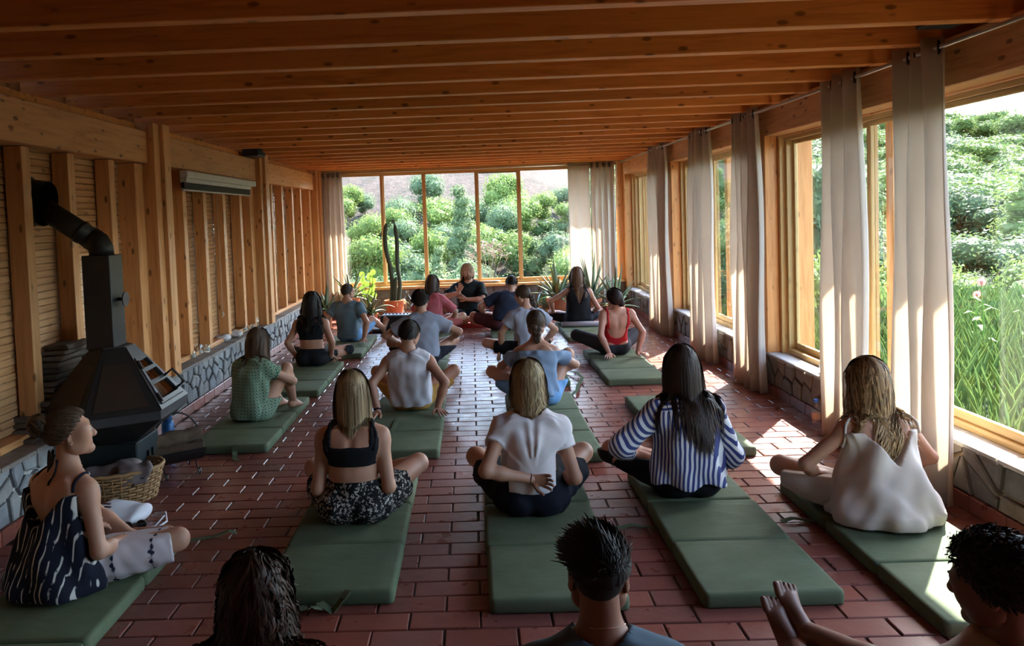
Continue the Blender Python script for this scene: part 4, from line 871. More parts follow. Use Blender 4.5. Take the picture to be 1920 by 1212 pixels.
def ringed():
    t = NT('green_ring_print').set(.85, .15); co = t.coord(rnd=False); sx = t.n('ShaderNodeSeparateXYZ', i_Vector=co); 
    ang = t.n('ShaderNodeMath', operation='ARCTAN2', i_0=sx.outputs['X'], i_1=sx.outputs['Y'])
    def ax(o, f): m = t.n('ShaderNodeMath', operation='MULTIPLY', i_0=o, i_1=f); fr = t.n('ShaderNodeMath', operation='FRACT', i_0=m.outputs[0]); s_ = t.n('ShaderNodeMath', operation='SUBTRACT', i_0=fr.outputs[0], i_1=.5); return t.n('ShaderNodeMath', operation='POWER', i_0=s_.outputs[0], i_1=2.0).outputs[0]
    s_ = t.n('ShaderNodeMath', operation='ADD', i_0=ax(ang.outputs[0], 6.0), i_1=ax(sx.outputs['Z'], 36.0)); r_ = t.n('ShaderNodeMath', operation='SQRT', i_0=s_.outputs[0])
    c = t.ramp(r_.outputs[0], [(.10, (.30, .36, .24)), (.16, (.03, .07, .05)), (.26, (.03, .07, .05)), (.30, (.33, .40, .27)), (.42, (.33, .40, .27)), (.46, (.05, .12, .08))]); t.col(c); return t.m
def dotted():
    t = NT('white_cotton_dark_dots').set(.85, .15); co = t.coord(rnd=False); d = t.n('ShaderNodeVectorMath', operation='DOT_PRODUCT', i_0=co, i_1=(.85, .5, .0)); m = t.n('ShaderNodeMath', operation='MULTIPLY', i_0=d.outputs['Value'], i_1=6.4); f = t.n('ShaderNodeMath', operation='FRACT', i_0=m.outputs[0]); a = t.n('ShaderNodeMath', operation='SUBTRACT', i_0=f.outputs[0], i_1=.5); a = t.n('ShaderNodeMath', operation='ABSOLUTE', i_0=a.outputs[0]); v = t.n('ShaderNodeTexVoronoi', i_Vector=co, i_Scale=34.0)
    k = t.n('ShaderNodeMath', operation='MULTIPLY_ADD', i_0=v.outputs['Distance'], i_1=.16, i_2=a.outputs[0]); t.col(t.mix(t.ramp(k.outputs[0], [(.09, (1, 1, 1)), (.13, (0, 0, 0))]), (.58, .50, .50), (.02, .02, .04))); return t.m
Z0 = .068
INF = (0, 0, -1)
def snd(g, q=(0, 0, 0)): return q
def eyes(col):
    def e(J, cl=None):
        for s_ in (-1, 1):
            m = MB(); bm = bmesh.new(); bmesh.ops.create_uvsphere(bm, u_segments=12, v_segments=8, radius=.0105); c = J['HC']+J['R']@(A(s_*.031, .0855, .0105)*J['hs'])
            m.add([V(c)+v.co for v in bm.verts], [[v.index for v in f.verts] for f in bm.faces]); bm.free(); o = m.obj('eye', plain('eye_white', (.7, .68, .66), .2), J['root'], True)
            m = MB(); f = V(J['R'][:, 1]); m.lathe([(.0048, 0), (.0042, .0012)], 10); q = f.to_track_quat('Z', 'Y'); m.v = [tuple(V(c)+f*.0098+q@V(v)) for v in m.v]; m.obj('iris', plain('iris', col, .2), o)
            P = [J['HC']+J['R']@(A(s_*x, y, z)*J['hs']) for x, y, z in ((.016, .0945, .030), (.031, .0935, .035), (.046, .083, .031))]; MB().tube(P, [.0028, .0034, .0018], 5).obj('eyebrow', plain('brow_hair', (.05, .03, .02), .8), J['root'])
    return e
# near row ------------------------------------------------
LN = .0085
person('woman with messy bun in dark tie-dyed slip top, seated nearest the stove', (-1.93, 3.50, Z0), -24, dict(scale=.98, spine=.455, h=LN, lean=4, head=(-38, -6, 4), skin=T1, slouch=.03,
    L=((-.14, .22, .16), (-.4, -1, 0)), R=((.16, .20, .15), (.5, -1, -.1)), RL=((-.02, .42, .06), (1, .45, .15), (-.9, .3, -.1), (0, .3, .8)),
    clothes=[dict(kind='top', name='slip_top', mat=tie_dye(), fit=.014, nk=0, neck='v', v=(.27, .20), top=.10, flare=(.235, .20, -.06), flz=-.05, low=1, hem=-.09, pleat=(.010, 9), wr=.006, seed=4),
             dict(kind='pants', name='trousers', mat=dotted(), leg=.93, loose=.030, wr=.006, fit=.012, waist=.10)],
    extras=[straps(lambda J: [[J['P4']+J['Rt']*g*.125-J['fwd']*.075-J['dr']*.10, J['P4']+J['Rt']*g*.118-J['dr']*.02, J['P4']+J['Rt']*g*.105+J['fwd']*.07-J['dr']*.06] for g in (-1, 1)], .007, 'strap', tie_dye()),
            straps(lambda J: [[J['P4']+J['dr']*.04-J['fwd']*.06, J['P4']-J['dr']*.01-J['fwd']*.09, J['P4']-J['dr']*.07-J['fwd']*.10]], .005, 'neck_tie', tie_dye()), eyes((.08, .05, .03))],
    hair=dict(style='tie', c=(.035, .020, .013), c2=(.15, .085, .045), knot=(0, -.115, .055), n=420, steps=10, w=.008, tv=.28, cap=.017, extra=(('bun', (0, -.128, .078), .056), ('tail', (0, -.09, -.06), .09, 9, (0, -.3, -1))))))
person('blonde woman with bob in black crop top and leopard print shorts', (-.69, 4.17, Z0), 0, dict(h=LN, spine=.455, lean=4, skin=T1, head=(0, 4, 0), scale=.99,
    L=((-.12, .19, .12), (-.35, -1, 0)), R=((.12, .19, .12), (.35, -1, 0)), LL=((.08, .30, .07), (-1, .12, .25), (.9, .25, -.1)), RL=((-.05, .37, .07), (1, .12, .32), (-.9, .25, -.1)),
    clothes=[dict(kind='top', name='crop_top', mat=BLK, fit=.007, neck='sq', v=(.135, .105), hem=.215, wr=.001),
             dict(kind='pants', name='shorts', mat=leopard(), leg=.52, loose=.040, fit=.014, waist=.13, wr=.008, wf=48, seed=5)],
    extras=[straps(lambda J: [[J['P4']+J['Rt']*g*.112-J['fwd']*.09-J['dr']*.15, J['P4']+J['Rt']*g*.108-J['fwd']*.06-J['dr']*.05, J['P4']+J['Rt']*g*.10-J['dr']*.012, J['P4']+J['Rt']*g*.095+J['fwd']*.08-J['dr']*.08] for g in (-1, 1)], .011, 'strap', BLK)],
    hair=dict(style='bob', c=(.13, .075, .035), c2=(.50, .36, .19), n=520, length=.235, lvar=.04, steps=13, w=.0085, tv=.3, ends=.25, cap=.008)))
white_tee = fabric('thin_white_tee', (.78, .71, .71), trans=.12)
person('blonde woman in white T-shirt gripping it behind her back', (.28, 4.21, Z0), 0, dict(h=LN, spine=.455, lean=1, skin=T2, scale=1.02, head=(0, 2, 0), shw=.96,
    L=((-.015, -.155, .225), (-1, -.45, .1), (.95, -.15, -.12), (0, -1, .1), .55, 1), R=((.15, .15, .12), (.4, -1, 0)), LL=((.08, .30, .07), (-1, .1, .3), (.9, .25, -.1)), RL=((-.05, .37, .07), (1, .1, .36), (-.9, .25, -.1)),
    clothes=[dict(kind='top', name='t_shirt', mat=white_tee, fit=.009, sleeve=.44, cuff=.054, neck='crew', nr=.088, hem=.035, flare=(.155, .125), flz=.02, drape=(.0, .24), wr=.005, seed=8),
             dict(kind='pants', name='shorts', mat=fabric('black_shorts', (.010, .010, .016)), leg=.66, loose=.030, fit=.014, waist=.13, wr=.005)],
    extras=[straps(lambda J: [[J['arms'][-1][2]+np.array(q)*.030 for q in ((0, -1, .2), (.2, 0, 1), (0, 1, 0), (-.2, 0, -1), (0, -1, .2))]], .003, 'bracelet', BLK)],
    hair=dict(style='bob', c=(.16, .095, .045), c2=(.52, .39, .21), n=520, length=.175, lvar=.04, steps=13, w=.0085, tv=.3, ends=.2, wave=.006, cap=.010)))
ss = sleeve_stripes()
person('long-haired woman in blue and white striped shirt', (1.18, 4.40, Z0), 4, dict(h=LN, spine=.455, lean=3, skin=T2, scale=1.04, head=(-4, 4, 3), shw=.98,
    L=((-.27, .16, .19), (-1, -.7, -.3), (-.35, .8, -.35)), R=((.17, .22, .14), (.45, -1, 0)), LL=((.06, .30, .07), (-1, .35, .22), (.9, .25, -.1)), RL=((-.05, .40, .07), (1, .5, .1), (-.9, .25, -.1)),
    clothes=[dict(kind='top', name='striped_shirt', mat=stripes_mat(), fit=.016, neck='crew', nr=.062, hem=-.015, hemw=.015, flare=(.195, .155, -.03), flz=-.02, low=1, pleat=(.010, 8), wr=.007, seed=9),
             dict(kind='sleeves', name='striped_sleeve', mat=ss), dict(kind='pants', name='trousers', mat=BLK, leg=1.5, loose=.014, fit=.008, waist=.08)],
    hair=dict(style='long', c=(.018, .011, .009), c2=(.085, .05, .035), n=560, length=.47, steps=18, w=.0085, tv=.2, sweep=(.5, 0, 0), side=.1, cap=.008)))
linen = fabric('natural_linen', (.60, .52, .46), var=.14, trans=.1)
person('woman with wavy highlighted hair in loose cream linen dress by the curtain', (2.07, 4.02, Z0), 7, dict(h=LN, spine=.455, lean=4, skin=T2, scale=1.0, head=(24, 6, -4),
    L=((-.20, .20, .14), (-1, -.35, 0)), R=((.17, .20, .14), (1, -.35, 0)), LL=((.04, .33, .07), (-1, .6, .3), (.9, .25, -.1)),
    clothes=[dict(kind='top', name='linen_dress', mat=linen, fit=.020, neck='v', v=(.26, .20), top=.10, flare=(.262, .225, -.05), flz=-.045, low=1, hem=-.10, pleat=(.012, 7), wr=.011, wf=30, seed=12),
             dict(kind='pants', name='linen_skirt', mat=linen, leg=.90, loose=.040, fit=.014, waist=.10, wr=.009, wf=26, seed=13)],
    extras=[straps(lambda J: [[J['P4']+J['Rt']*g*.125-J['fwd']*.08-J['dr']*.09, J['P4']+J['Rt']*g*.122-J['fwd']*.03-J['dr']*.02, J['P4']+J['Rt']*g*.115+J['fwd']*.07-J['dr']*.06] for g in (-1, 1)], .009, 'strap', linen),
            straps(lambda J: [[J['SH'][g]+J['dr']*.045-J['Rt']*g*.03, J['SH'][g]+J['dr']*.02+J['Rt']*g*.035-J['fwd']*.03, J['SH'][g]-J['dr']*(.04+.12*(g < 0))+J['Rt']*g*.055-J['fwd']*.04] for g in (-1, 1)], .008, 'strap_bow', linen)],
    hair=dict(style='long', c=(.085, .045, .022), c2=(.60, .40, .21), n=480, length=.40, lvar=.10, steps=20, w=.0085, tv=.42, wave=.020, freq=17, ends=.3, cap=.012)))
# second row ----------------------------------------------
person('woman in green ring-patterned dress sitting with hugged knees near the stone bench', (-1.89, 6.40, Z0), -24, dict(h=.010, spine=.455, lean=10, skin=T1, scale=.93, shw=.92, head=(-16, 8, 0), slouch=.05, extras=[eyes((.08, .05, .03))],
    L=((-.02, .40, .22), (-1, .1, -.3)), R=((.10, .38, .24), (1, .1, -.2)), LL=((-.06, .46, .07), (-.2, .2, 1), (0, 1, -.1)), RL=((.10, .46, .07), (.3, .2, 1), (0, 1, -.1)),
    clothes=[dict(kind='top', name='dress', mat=ringed(), fit=.016, sleeve=.42, cuff=.062, neck='crew', nr=.08, flare=(.185, .165, .0), flz=-.04, low=1, hem=-.10, wr=.006, pleat=(.006, 7)), dict(kind='pants', name='dress_skirt', mat=ringed(), leg=.95, loose=.03, fit=.012, waist=.10)],
    hair=dict(style='long', c=(.040, .021, .012), c2=(.17, .09, .05), n=320, length=.36, steps=15, w=.010, tv=.25, cap=.009)))
person('man in sleeveless white shirt and mustard shorts leaning back on both hands', (-.57, 6.58, Z0), -4, dict(sex='m', h=.010, spine=.455, lean=-10, skin=T2, scale=.93, head=(-14, 10, 6), slouch=.03, arml=.94,
    L=((-.255, -.30, .05), (-1, -.6, .2), (-.35, -.85, -.15), (0, 0, -1), .12), R=((.265, -.22, .05), (1, -.6, .2), (.5, -.8, -.12), (0, 0, -1), .12), LL=((-.16, .58, .07), (-.9, .1, .75), (0, 1, 0)), RL=((.18, .58, .07), (.9, .1, .75), (0, 1, 0)),
    clothes=[dict(kind='top', name='sleeveless_shirt', mat=fabric('white_gauze', (.62, .58, .60), trans=.1), fit=.016, neck='tank', hem=-.02, flare=(.185, .15), flz=.0, low=1, wr=.006, pleat=(.006, 12), seed=15),
             dict(kind='pants', name='shorts', mat=fabric('mustard_cotton', (.50, .27, .075)), leg=.80, loose=.020, fit=.010, waist=.10)],
    extras=[straps(lambda J: [[J['arms'][-1][2]+q for q in (A(.03, 0, .02), A(0, -.02, .035), A(-.032, 0, .02), A(0, .03, .0), A(.03, 0, .02))]], .008, 'wristwatch', plain('black_rubber', (.015, .015, .016)))],
    hair=dict(style='short', c=(.012, .008, .007), c2=(.05, .03, .02), n=620, length=.024, w=.009, cap=.013, dir=(0, -.3, -.7), lift=.25, mess=.15, fuzz=.0015)))
denim = fabric('light_denim', (.19, .25, .34), var=.18); denim2 = fabric('washed_denim', (.16, .30, .50), var=.22)
person('woman in blue off-shoulder denim blouse and denim shorts', (.52, 6.63, Z0), -6, dict(h=.010, spine=.455, lean=6, skin=T2, scale=.97, shw=.92, head=(4, 6, 0), slouch=.05,
    L=((-.12, .28, .24), (-1, -.1, -.1)), R=((.14, .28, .24), (1, -.1, -.1)), LL=((-.14, .46, .07), (-1, .2, .5), (.2, 1, 0)), RL=((.14, .44, .07), (.55, .25, 1), (0, 1, 0)),
    clothes=[dict(kind='top', name='off_shoulder_blouse', mat=denim, fit=.014, sleeve=.60, cuff=.060, neck='off', drop=.075, hem=-.02, flare=(.172, .15), flz=.0, low=1, pleat=(.008, 10), wr=.007, seed=17),
             dict(kind='pants', name='denim_shorts', mat=denim2, leg=.72, loose=.024, fit=.018, waist=.10)],
    hair=dict(style='tie', c=(.030, .017, .012), c2=(.13, .08, .05), knot=(0, -.10, -.06), n=380, steps=9, w=.010, tv=.25, cap=.012, extra=(('braid', ((0, -.105, -.03), (0, -.025, -.14)), .040, 8, 'hang'),))))
# third row -----------------------------------------------
person('woman with long dark curls in black crop top and leggings', (-1.86, 8.72, Z0), -4, dict(h=.011, lean=4, skin=T2, scale=.99, head=(-8, 6, 0), arml=.88,
    L=((-.21, .05, .10), (-.6, -1, .1)), R=((.21, .05, .10), (.6, -1, .1)), LL=((.10, .32, .07), (-1, .15, .12), (.9, .25, -.1)), RL=((-.06, .38, .07), (1, .35, .12), (-.9, .25, -.1)),
    clothes=[dict(kind='top', name='crop_top', mat=BLK, fit=.007, neck='u', v=(.10, .10), hem=.20, wr=.001), dict(kind='pants', name='leggings', mat=BLK, leg=1.9, loose=.006, fit=.007, waist=.10, wr=.001)],
    hair=dict(style='long', c=(.008, .006, .006), c2=(.035, .022, .018), n=380, length=.36, lvar=.1, steps=16, w=.012, tv=.2, wave=.022, freq=22, cap=.014)))
person('man in grey T-shirt with forearms on his knees and black shorts', (-.60, 8.60, Z0), 2, dict(sex='m', h=.011, lean=9, skin=T2, scale=.97, shw=.94, head=(3, 4, -4), slouch=.06,
    L=((-.29, .27, .20), (-1, -.3, -.1), (.4, .8, -.4)), R=((.31, .24, .22), (1, -.35, -.1), (-.5, .7, -.4)), LL=((.02, .36, .07), (-1, .3, .35), (.9, .25, -.1)), RL=((.0, .42, .07), (1, .3, .42), (-.9, .25, -.1)),
    clothes=[dict(kind='top', name='t_shirt', mat=fabric('heather_grey_tee', (.27, .28, .33)), fit=.016, sleeve=.62, cuff=.072, neck='crew', nr=.078, hem=-.02, low=1, flare=(.18, .15), wr=.005, seed=21), dict(kind='pants', name='shorts', mat=fabric('black_board_shorts', (.014, .014, .020)), leg=.86, loose=.022, fit=.012, waist=.10)],
    hair=dict(style='short', c=(.014, .009, .008), c2=(.05, .03, .02), n=520, length=.030, w=.010, cap=.016, dir=(0, -.3, -.6), lift=.3, mess=.18, fuzz=.002)))
person('woman in pale grey T-shirt with plait, head turned down to the left', (.58, 8.78, Z0), 14, dict(h=.011, lean=5, slean=2, skin=T1, scale=.98, head=(26, 22, 0), extras=[eyes((.08, .05, .03))], slouch=.03, arml=.88,
    L=((-.27, .14, .08), (-1, -.2, .2), (-.3, .3, -.8)), R=((.22, .06, .14), (1, -.4, 0)), LL=((-.02, .36, .07), (-1, .5, .2), (.9, .25, -.1)), RL=((.0, .42, .07), (1, .3, .2), (-.9, .25, -.1)),
    clothes=[dict(kind='top', name='t_shirt', mat=fabric('pale_grey_tee', (.33, .34, .40), trans=.08), fit=.018, sleeve=.55, cuff=.070, neck='crew', nr=.085, hem=-.03, low=1, flare=(.19, .16), wr=.005, seed=22), dict(kind='pants', name='shorts', mat=BLK, leg=.7, loose=.014, fit=.010, waist=.10)],
    hair=dict(style='tie', c=(.025, .014, .010), c2=(.12, .07, .045), knot=(.03, -.095, -.05), n=300, steps=9, w=.011, tv=.2, cap=.010, extra=(('braid', ((.03, -.10, -.03), (.05, -.035, -.24)), .028, 13, 'hang'),))))
person('woman in red low-backed swimsuit leaning back with tilted head', (1.58, 8.84, Z0), 4, dict(h=.011, lean=-20, skin=(.50, .25, .175), scale=.98, head=(14, -30, -24), slouch=.02, arml=.92, shrug=.03, ntilt=(-.25, -.1, 0),
    L=((-.13, -.29, .055), (-1, -.6, .3), (-.3, -.85, -.12), (0, 0, -1), .12), R=((.20, -.27, .055), (1, -.6, .3), (.6, -.7, -.12), (0, 0, -1), .12), LL=((.0, .38, .07), (-1, .45, .32), (.9, .25, -.1)), RL=((.05, .46, .07), (.8, .3, .3), (-.9, .25, -.1)),
    clothes=[dict(kind='top', name='swimsuit', mat=fabric('red_lycra', (.50, .022, .030)), fit=.006, neck='u', v=(.30, .105), hem=.03, wr=.0005), dict(kind='pants', name='leggings', mat=fabric('charcoal_leggings', (.035, .036, .045)), leg=1.9, loose=.006, fit=.007, waist=.07, wr=.001)],
    extras=[straps(lambda J: [[J['P4']+J['Rt']*g*.10-J['fwd']*.10-J['dr']*.20, J['P4']+J['Rt']*g*.105-J['fwd']*.08-J['dr']*.09, J['P4']+J['Rt']*g*.108-J['dr']*.01, J['P4']+J['Rt']*g*.10+J['fwd']*.08-J['dr']*.08] for g in (-1, 1)], .010, 'strap', fabric('red_lycra', (.50, .022, .030)))],
    hair=dict(style='tie', c=(.014, .009, .009), c2=(.06, .03, .025), knot=(.02, -.085, -.03), n=300, steps=9, w=.011, cap=.012, extra=(('bun', (.03, -.09, -.045), .040),))))
# far rows ------------------------------------------------
person('man in blue-grey T-shirt leaning back on straight arms with legs stretched out', (-1.69, 10.42, Z0), -14, dict(sex='m', h=.012, lean=-8, skin=T2, scale=.93, head=(-20, 0, 0), arml=.94, shrug=.02, hs=.95,
    L=((-.27, -.20, .055), (-1, -.6, .2), (-.3, -.85, -.12), (0, 0, -1), .12), R=((.27, -.16, .055), (1, -.6, .2), (.4, -.8, -.12), (0, 0, -1), .12), LL=((-.02, .78, .07), (-.1, .2, 1), (-.25, .3, 1), (0, -1, .2)), RL=((.20, .80, .07), (.2, .2, 1), (.2, .3, 1), (0, -1, .2)),
    clothes=[dict(kind='top', name='t_shirt', mat=fabric('blue_grey_tee', (.115, .165, .195)), fit=.014, sleeve=.52, cuff=.068, neck='crew', nr=.08, hem=-.03, low=1, flare=(.172, .14), wr=.006, seed=31), dict(kind='pants', name='denim_shorts', mat=denim2, leg=.9, loose=.022, fit=.010, waist=.09)],
    hair=dict(style='short', c=(.022, .014, .010), c2=(.07, .045, .03), n=400, length=.014, w=.009, cap=.007, dir=(0, -.3, -.7), lift=.2, mess=.12)))
person('person with dark bob in rose-pink top and coral shorts', (-.62, 10.98, Z0), -20, dict(h=.012, lean=6, skin=T1, scale=.97, head=(6, 4, 0), slouch=.04,
    L=((-.14, .26, .18), (-1, -.2, -.1)), R=((.24, .24, .13), (1, -.3, -.1)), RL=((.02, .44, .07), (1, .6, .36), (-.9, .25, -.1)),
    clothes=[dict(kind='top', name='t_shirt', mat=fabric('rose_tee', (.42, .10, .115)), fit=.016, sleeve=.9, cuff=.062, neck='crew', nr=.075, hem=-.02, low=1, flare=(.18, .15), wr=.005, seed=32), dict(kind='pants', name='shorts', mat=fabric('coral_shorts', (.46, .11, .10)), leg=.88, loose=.024, fit=.012, waist=.10)],
    hair=dict(style='bob', c=(.030, .016, .010), c2=(.12, .07, .045), n=260, length=.225, steps=12, w=.012, cap=.009)))
def beard(J, cl=None):
    hs, c, R = J['hs'], J['HC'], J['R']; g = Grid(c-.16, c+.16, .0052); T = lambda x, y, z: c+R@(A(x, y, z)*hs); pr = []
    for s_ in (-1, 1): pr += [cone(T(s_*.058, .03, -.045), T(s_*.030, .078, -.088), .012, .017, .02), cone(T(s_*.030, .078, -.088), T(0, .090, -.100), .017, .019, .02), cone(T(s_*.026, .088, -.062), T(0, .096, -.045), .006, .006, .01)]
    D = g.eval(pr)+.0012*np.sin(g.P()[..., 0]*700)*np.sin(g.P()[..., 2]*600); v, f = surf(D, g.o, g.h); fast_mesh('beard', [(v, f, 0)], [hair_mat((.10, .05, .025), (.30, .17, .09))], J['root'], np.full(len(v), .3))
person('teacher with blond chin-length hair and beard in black T-shirt, facing the group', (-.08, 12.06, Z0+.004), 180, dict(sex='m', h=.0095, spine=.525, nl=.09, lean=2, skin=T1, scale=.98, head=(4, 4, 8), fh=.0045, slouch=.02,
    L=((.035, .27, .36), (-1, .1, -.25), (.75, .15, .38), (.25, -.85, .3), .22), R=((.16, .30, .47), (1, .1, -.5), (-.35, .15, .85), (.25, .75, .2), .18), LL=((.09, .34, .06), (-1, .25, .10), (.95, .1, -.1)), RL=((-.08, .42, .055), (1, .3, .10), (-.95, .1, -.1)),
    clothes=[dict(kind='top', name='t_shirt', mat=fabric('black_tee', (.012, .016, .016)), fit=.016, sleeve=.80, cuff=.075, neck='crew', nr=.082, hem=-.01, low=1, flare=(.19, .15), wr=.006, seed=33), dict(kind='pants', name='shorts', mat=fabric('black_shorts_b', (.010, .010, .012)), leg=.75, loose=.03, fit=.012, waist=.10)],
    hair=dict(style='bob', c=(.22, .13, .065), c2=(.55, .40, .24), n=300, length=.19, lvar=.1, steps=12, w=.010, wave=.008, cap=.010, aline=-.16, line=-.008), extras=[beard, eyes((.06, .09, .11))]))
person('man in navy T-shirt bending his head forward beside the plait', (.40, 10.98, Z0), 10, dict(sex='m', h=.012, lean=24, slean=20, skin=T2, scale=.97, head=(-14, 26, 6), slouch=.07,
    L=((-.20, .30, .14), (-1, -.1, -.1)), R=((.10, .34, .14), (1, -.2, -.1)), LL=((.02, .34, .065), (-1, .2, .3), (-.6, .3, -.1)), RL=((-.02, .42, .07), (1, .3, .2), (-.9, .25, -.1)),
    clothes=[dict(kind='top', name='t_shirt', mat=fabric('navy_tee', (.020, .026, .045)), fit=.018, sleeve=.72, cuff=.072, neck='crew', nr=.078, hem=-.03, low=1, flare=(.185, .155), wr=.005, seed=34), dict(kind='pants', name='shorts', mat=fabric('maroon_shorts', (.085, .028, .032)), leg=.85, loose=.024, fit=.012, waist=.10)],
    hair=dict(style='short', c=(.020, .014, .012), c2=(.06, .04, .03), n=400, length=.016, w=.009, cap=.010, dir=(0, -.3, -.6), lift=.2, mess=.15)))
def tattoo(J, cl=None):
    m = MB(); b = J['P3']-J['fwd']*.16
    for k in range(5):
        q = [b+J['dr']*(.03-.018*k)+J['Rt']*(.012*math.sin(k*2+t*2.6)*(.4+.6*t)-.004)+J['dr']*(.012*t) for t in np.linspace(0, 1, 6)]; m.tube(snap(J, q, .0005), .0016, 4)
    m.obj('back_tattoo', plain('tattoo_ink', (.05, .045, .05), .7), J['root'])
person('woman with long brown hair in black tank top with deep V back', (1.50, 11.20, Z0), 4, dict(h=.0105, lean=4, skin=T2, scale=1.0, head=(-10, 0, 0), arml=.95,
    L=((-.33, .22, .17), (-1, -.2, .1), (-.4, .8, -.3)), R=((.22, .16, .13), (.5, -1, 0)), LL=((.06, .32, .07), (-1, .2, .16), (.9, .25, -.1)), RL=((.0, .42, .07), (1, .3, .22), (-.9, .25, -.1)),
    clothes=[dict(kind='top', name='tank_top', mat=BLK, fit=.012, top=.0, neck='v', v=(.29, .095), hem=-.03, low=1, flare=(.172, .145), wr=.004), dict(kind='pants', name='trousers', mat=fabric('black_trousers', (.013, .013, .018)), leg=1.85, loose=.02, fit=.010, waist=.08)],
    extras=[straps(lambda J: [[J['P4']+J['Rt']*g*.10-J['fwd']*.09-J['dr']*.09, J['P4']+J['Rt']*g*.10-J['dr']*.015, J['P4']+J['Rt']*g*.095+J['fwd']*.08-J['dr']*.07] for g in (-1, 1)], .010, 'strap', BLK), tattoo],
    hair=dict(style='long', c=(.045, .022, .012), c2=(.24, .13, .07), n=280, length=.36, lvar=.08, steps=15, w=.011, wave=.010, freq=12, ends=.3, cap=.009)))
# heads at the lower edge ---------------------------------
person('person with long curly brown hair seen from behind at the lower edge', (-.69, 2.20, .01), 0, dict(h=LN, skin=T3, scale=.94, spine=.38, lean=8, head=(0, 4, 0), L=((-.14, .24, .18), (-1, -.3, 0)), R=((.14, .24, .18), (1, -.3, 0)),
    clothes=[dict(kind='top', name='t_shirt', mat=BLK, fit=.014, sleeve=.5, hem=-.02, low=1, neck='crew'), dict(kind='pants', name='trousers', mat=BLK, leg=1.8, loose=.02, waist=.08)],
    hair=dict(style='long', c=(.014, .008, .006), c2=(.085, .040, .023), n=720, length=.40, lvar=.16, steps=22, w=.0085, tv=.2, wave=.040, freq=15, group=9, ends=.3, cap=.022)))
def necklace(J, cl=None):
    c = J['P4']; pts = [c+J['Rt']*.070*math.cos(t)+J['fwd']*(.07*math.sin(t)+.0)+J['dr']*(.030-.02*math.sin(t)) for t in np.linspace(0, 2*math.pi, 25)]; MB().tube(snap(J, pts, .001), .0016, 5).obj('necklace', plain('silver', (.7, .68, .62), .25, .5, 1), J['root'])
person('man with dark undercut quiff and steel-blue T-shirt, seen from behind', (.32, 2.08, .01), 0, dict(sex='m', h=LN, skin=T3, scale=.96, spine=.44, lean=4, head=(-6, -2, 0), hs=1.03, L=((-.16, .24, .18), (-1, -.3, 0)), R=((.16, .24, .18), (1, -.3, 0)),
    clothes=[dict(kind='top', name='t_shirt', mat=fabric('steel_tee', (.085, .125, .16)), fit=.014, sleeve=.5, hem=-.02, low=1, neck='crew', nr=.082), dict(kind='pants', name='trousers', mat=BLK, leg=1.8, loose=.02, waist=.08)],
    extras=[necklace], hair=dict(style='mohawk', c=(.010, .008, .008), c2=(.03, .022, .02), n=1500, length=.034, lvar=.4, steps=6, w=.0045, cap=.020, dir=(-.4, .55, .05), lift=.45, mess=.2, bend=(-.05, .12, -.08), tip=.1)))
person('man with short black curls in pale linen shirt reclining with crossed bare feet in front', (1.37, 2.13, .01), 10, dict(sex='m', h=LN, lean=-13, spine=.44, skin=T4, scale=.97, head=(34, 10, -6), hs=1.03, L=((-.28, -.12, .06), (-1, -.5, .2)), R=((.28, -.12, .06), (1, -.5, .2)),
    LL=((-.13, .71, .075), (-1, .1, .05), (-.18, .22, 1), (.1, -1, .2)), RL=((-.08, .75, .12), (1, .1, .1), (-.12, .25, 1), (.15, -1, .2)), legl=.86,
    clothes=[dict(kind='top', name='linen_shirt', mat=fabric('beige_linen', (.50, .44, .40)), fit=.018, sleeve=.6, hem=-.02, low=1, neck='crew', nr=.066, wr=.007), dict(kind='pants', name='shorts', mat=fabric('sand_shorts', (.35, .28, .2)), leg=.9, loose=.03, waist=.08)],
    extras=[eyes((.03, .02, .015))], hair=dict(style='short', c=(.008, .006, .006), c2=(.025, .018, .015), n=1500, length=.018, lvar=.4, steps=6, w=.006, cap=.022, fuzz=.006, dir=(0, 0, 0), lift=.7, mess=.9, bend=(.25, -.2, -.35), tip=.6)))
# ------------------------------------------------------------ mats
def mat_fabric():
    t = NT('green_canvas').set(.8, .2); co = t.coord(); n = t.n('ShaderNodeTexNoise', i_Vector=co, i_Scale=6.0, i_Detail=5.0); n2 = t.n('ShaderNodeTexNoise', i_Vector=co, i_Scale=300.0)
    oi = t.n('ShaderNodeObjectInfo'); a = t.mix(oi.outputs['Random'], (.078, .108, .046), (.104, .130, .062)); t.col(t.mix(n.outputs['Fac'], t.mix(.25, a, (0, 0, 0)), t.mix(.12, a, (.5, .55, .45))))
    w_ = t.n('ShaderNodeTexNoise', i_Vector=t.coord((1.2, 3.5, 3)), i_Scale=3.0, i_Detail=3.0, i_Distortion=1.5); b = t.n('ShaderNodeMath', operation='MULTIPLY_ADD', i_0=n2.outputs['Fac'], i_1=.12, i_2=w_.outputs['Fac']); t.bump(b.outputs[0], .3, .012); return t.m
MATF = mat_fabric(); STRAPF = fabric('green_webbing', (.10, .13, .07), var=.3)
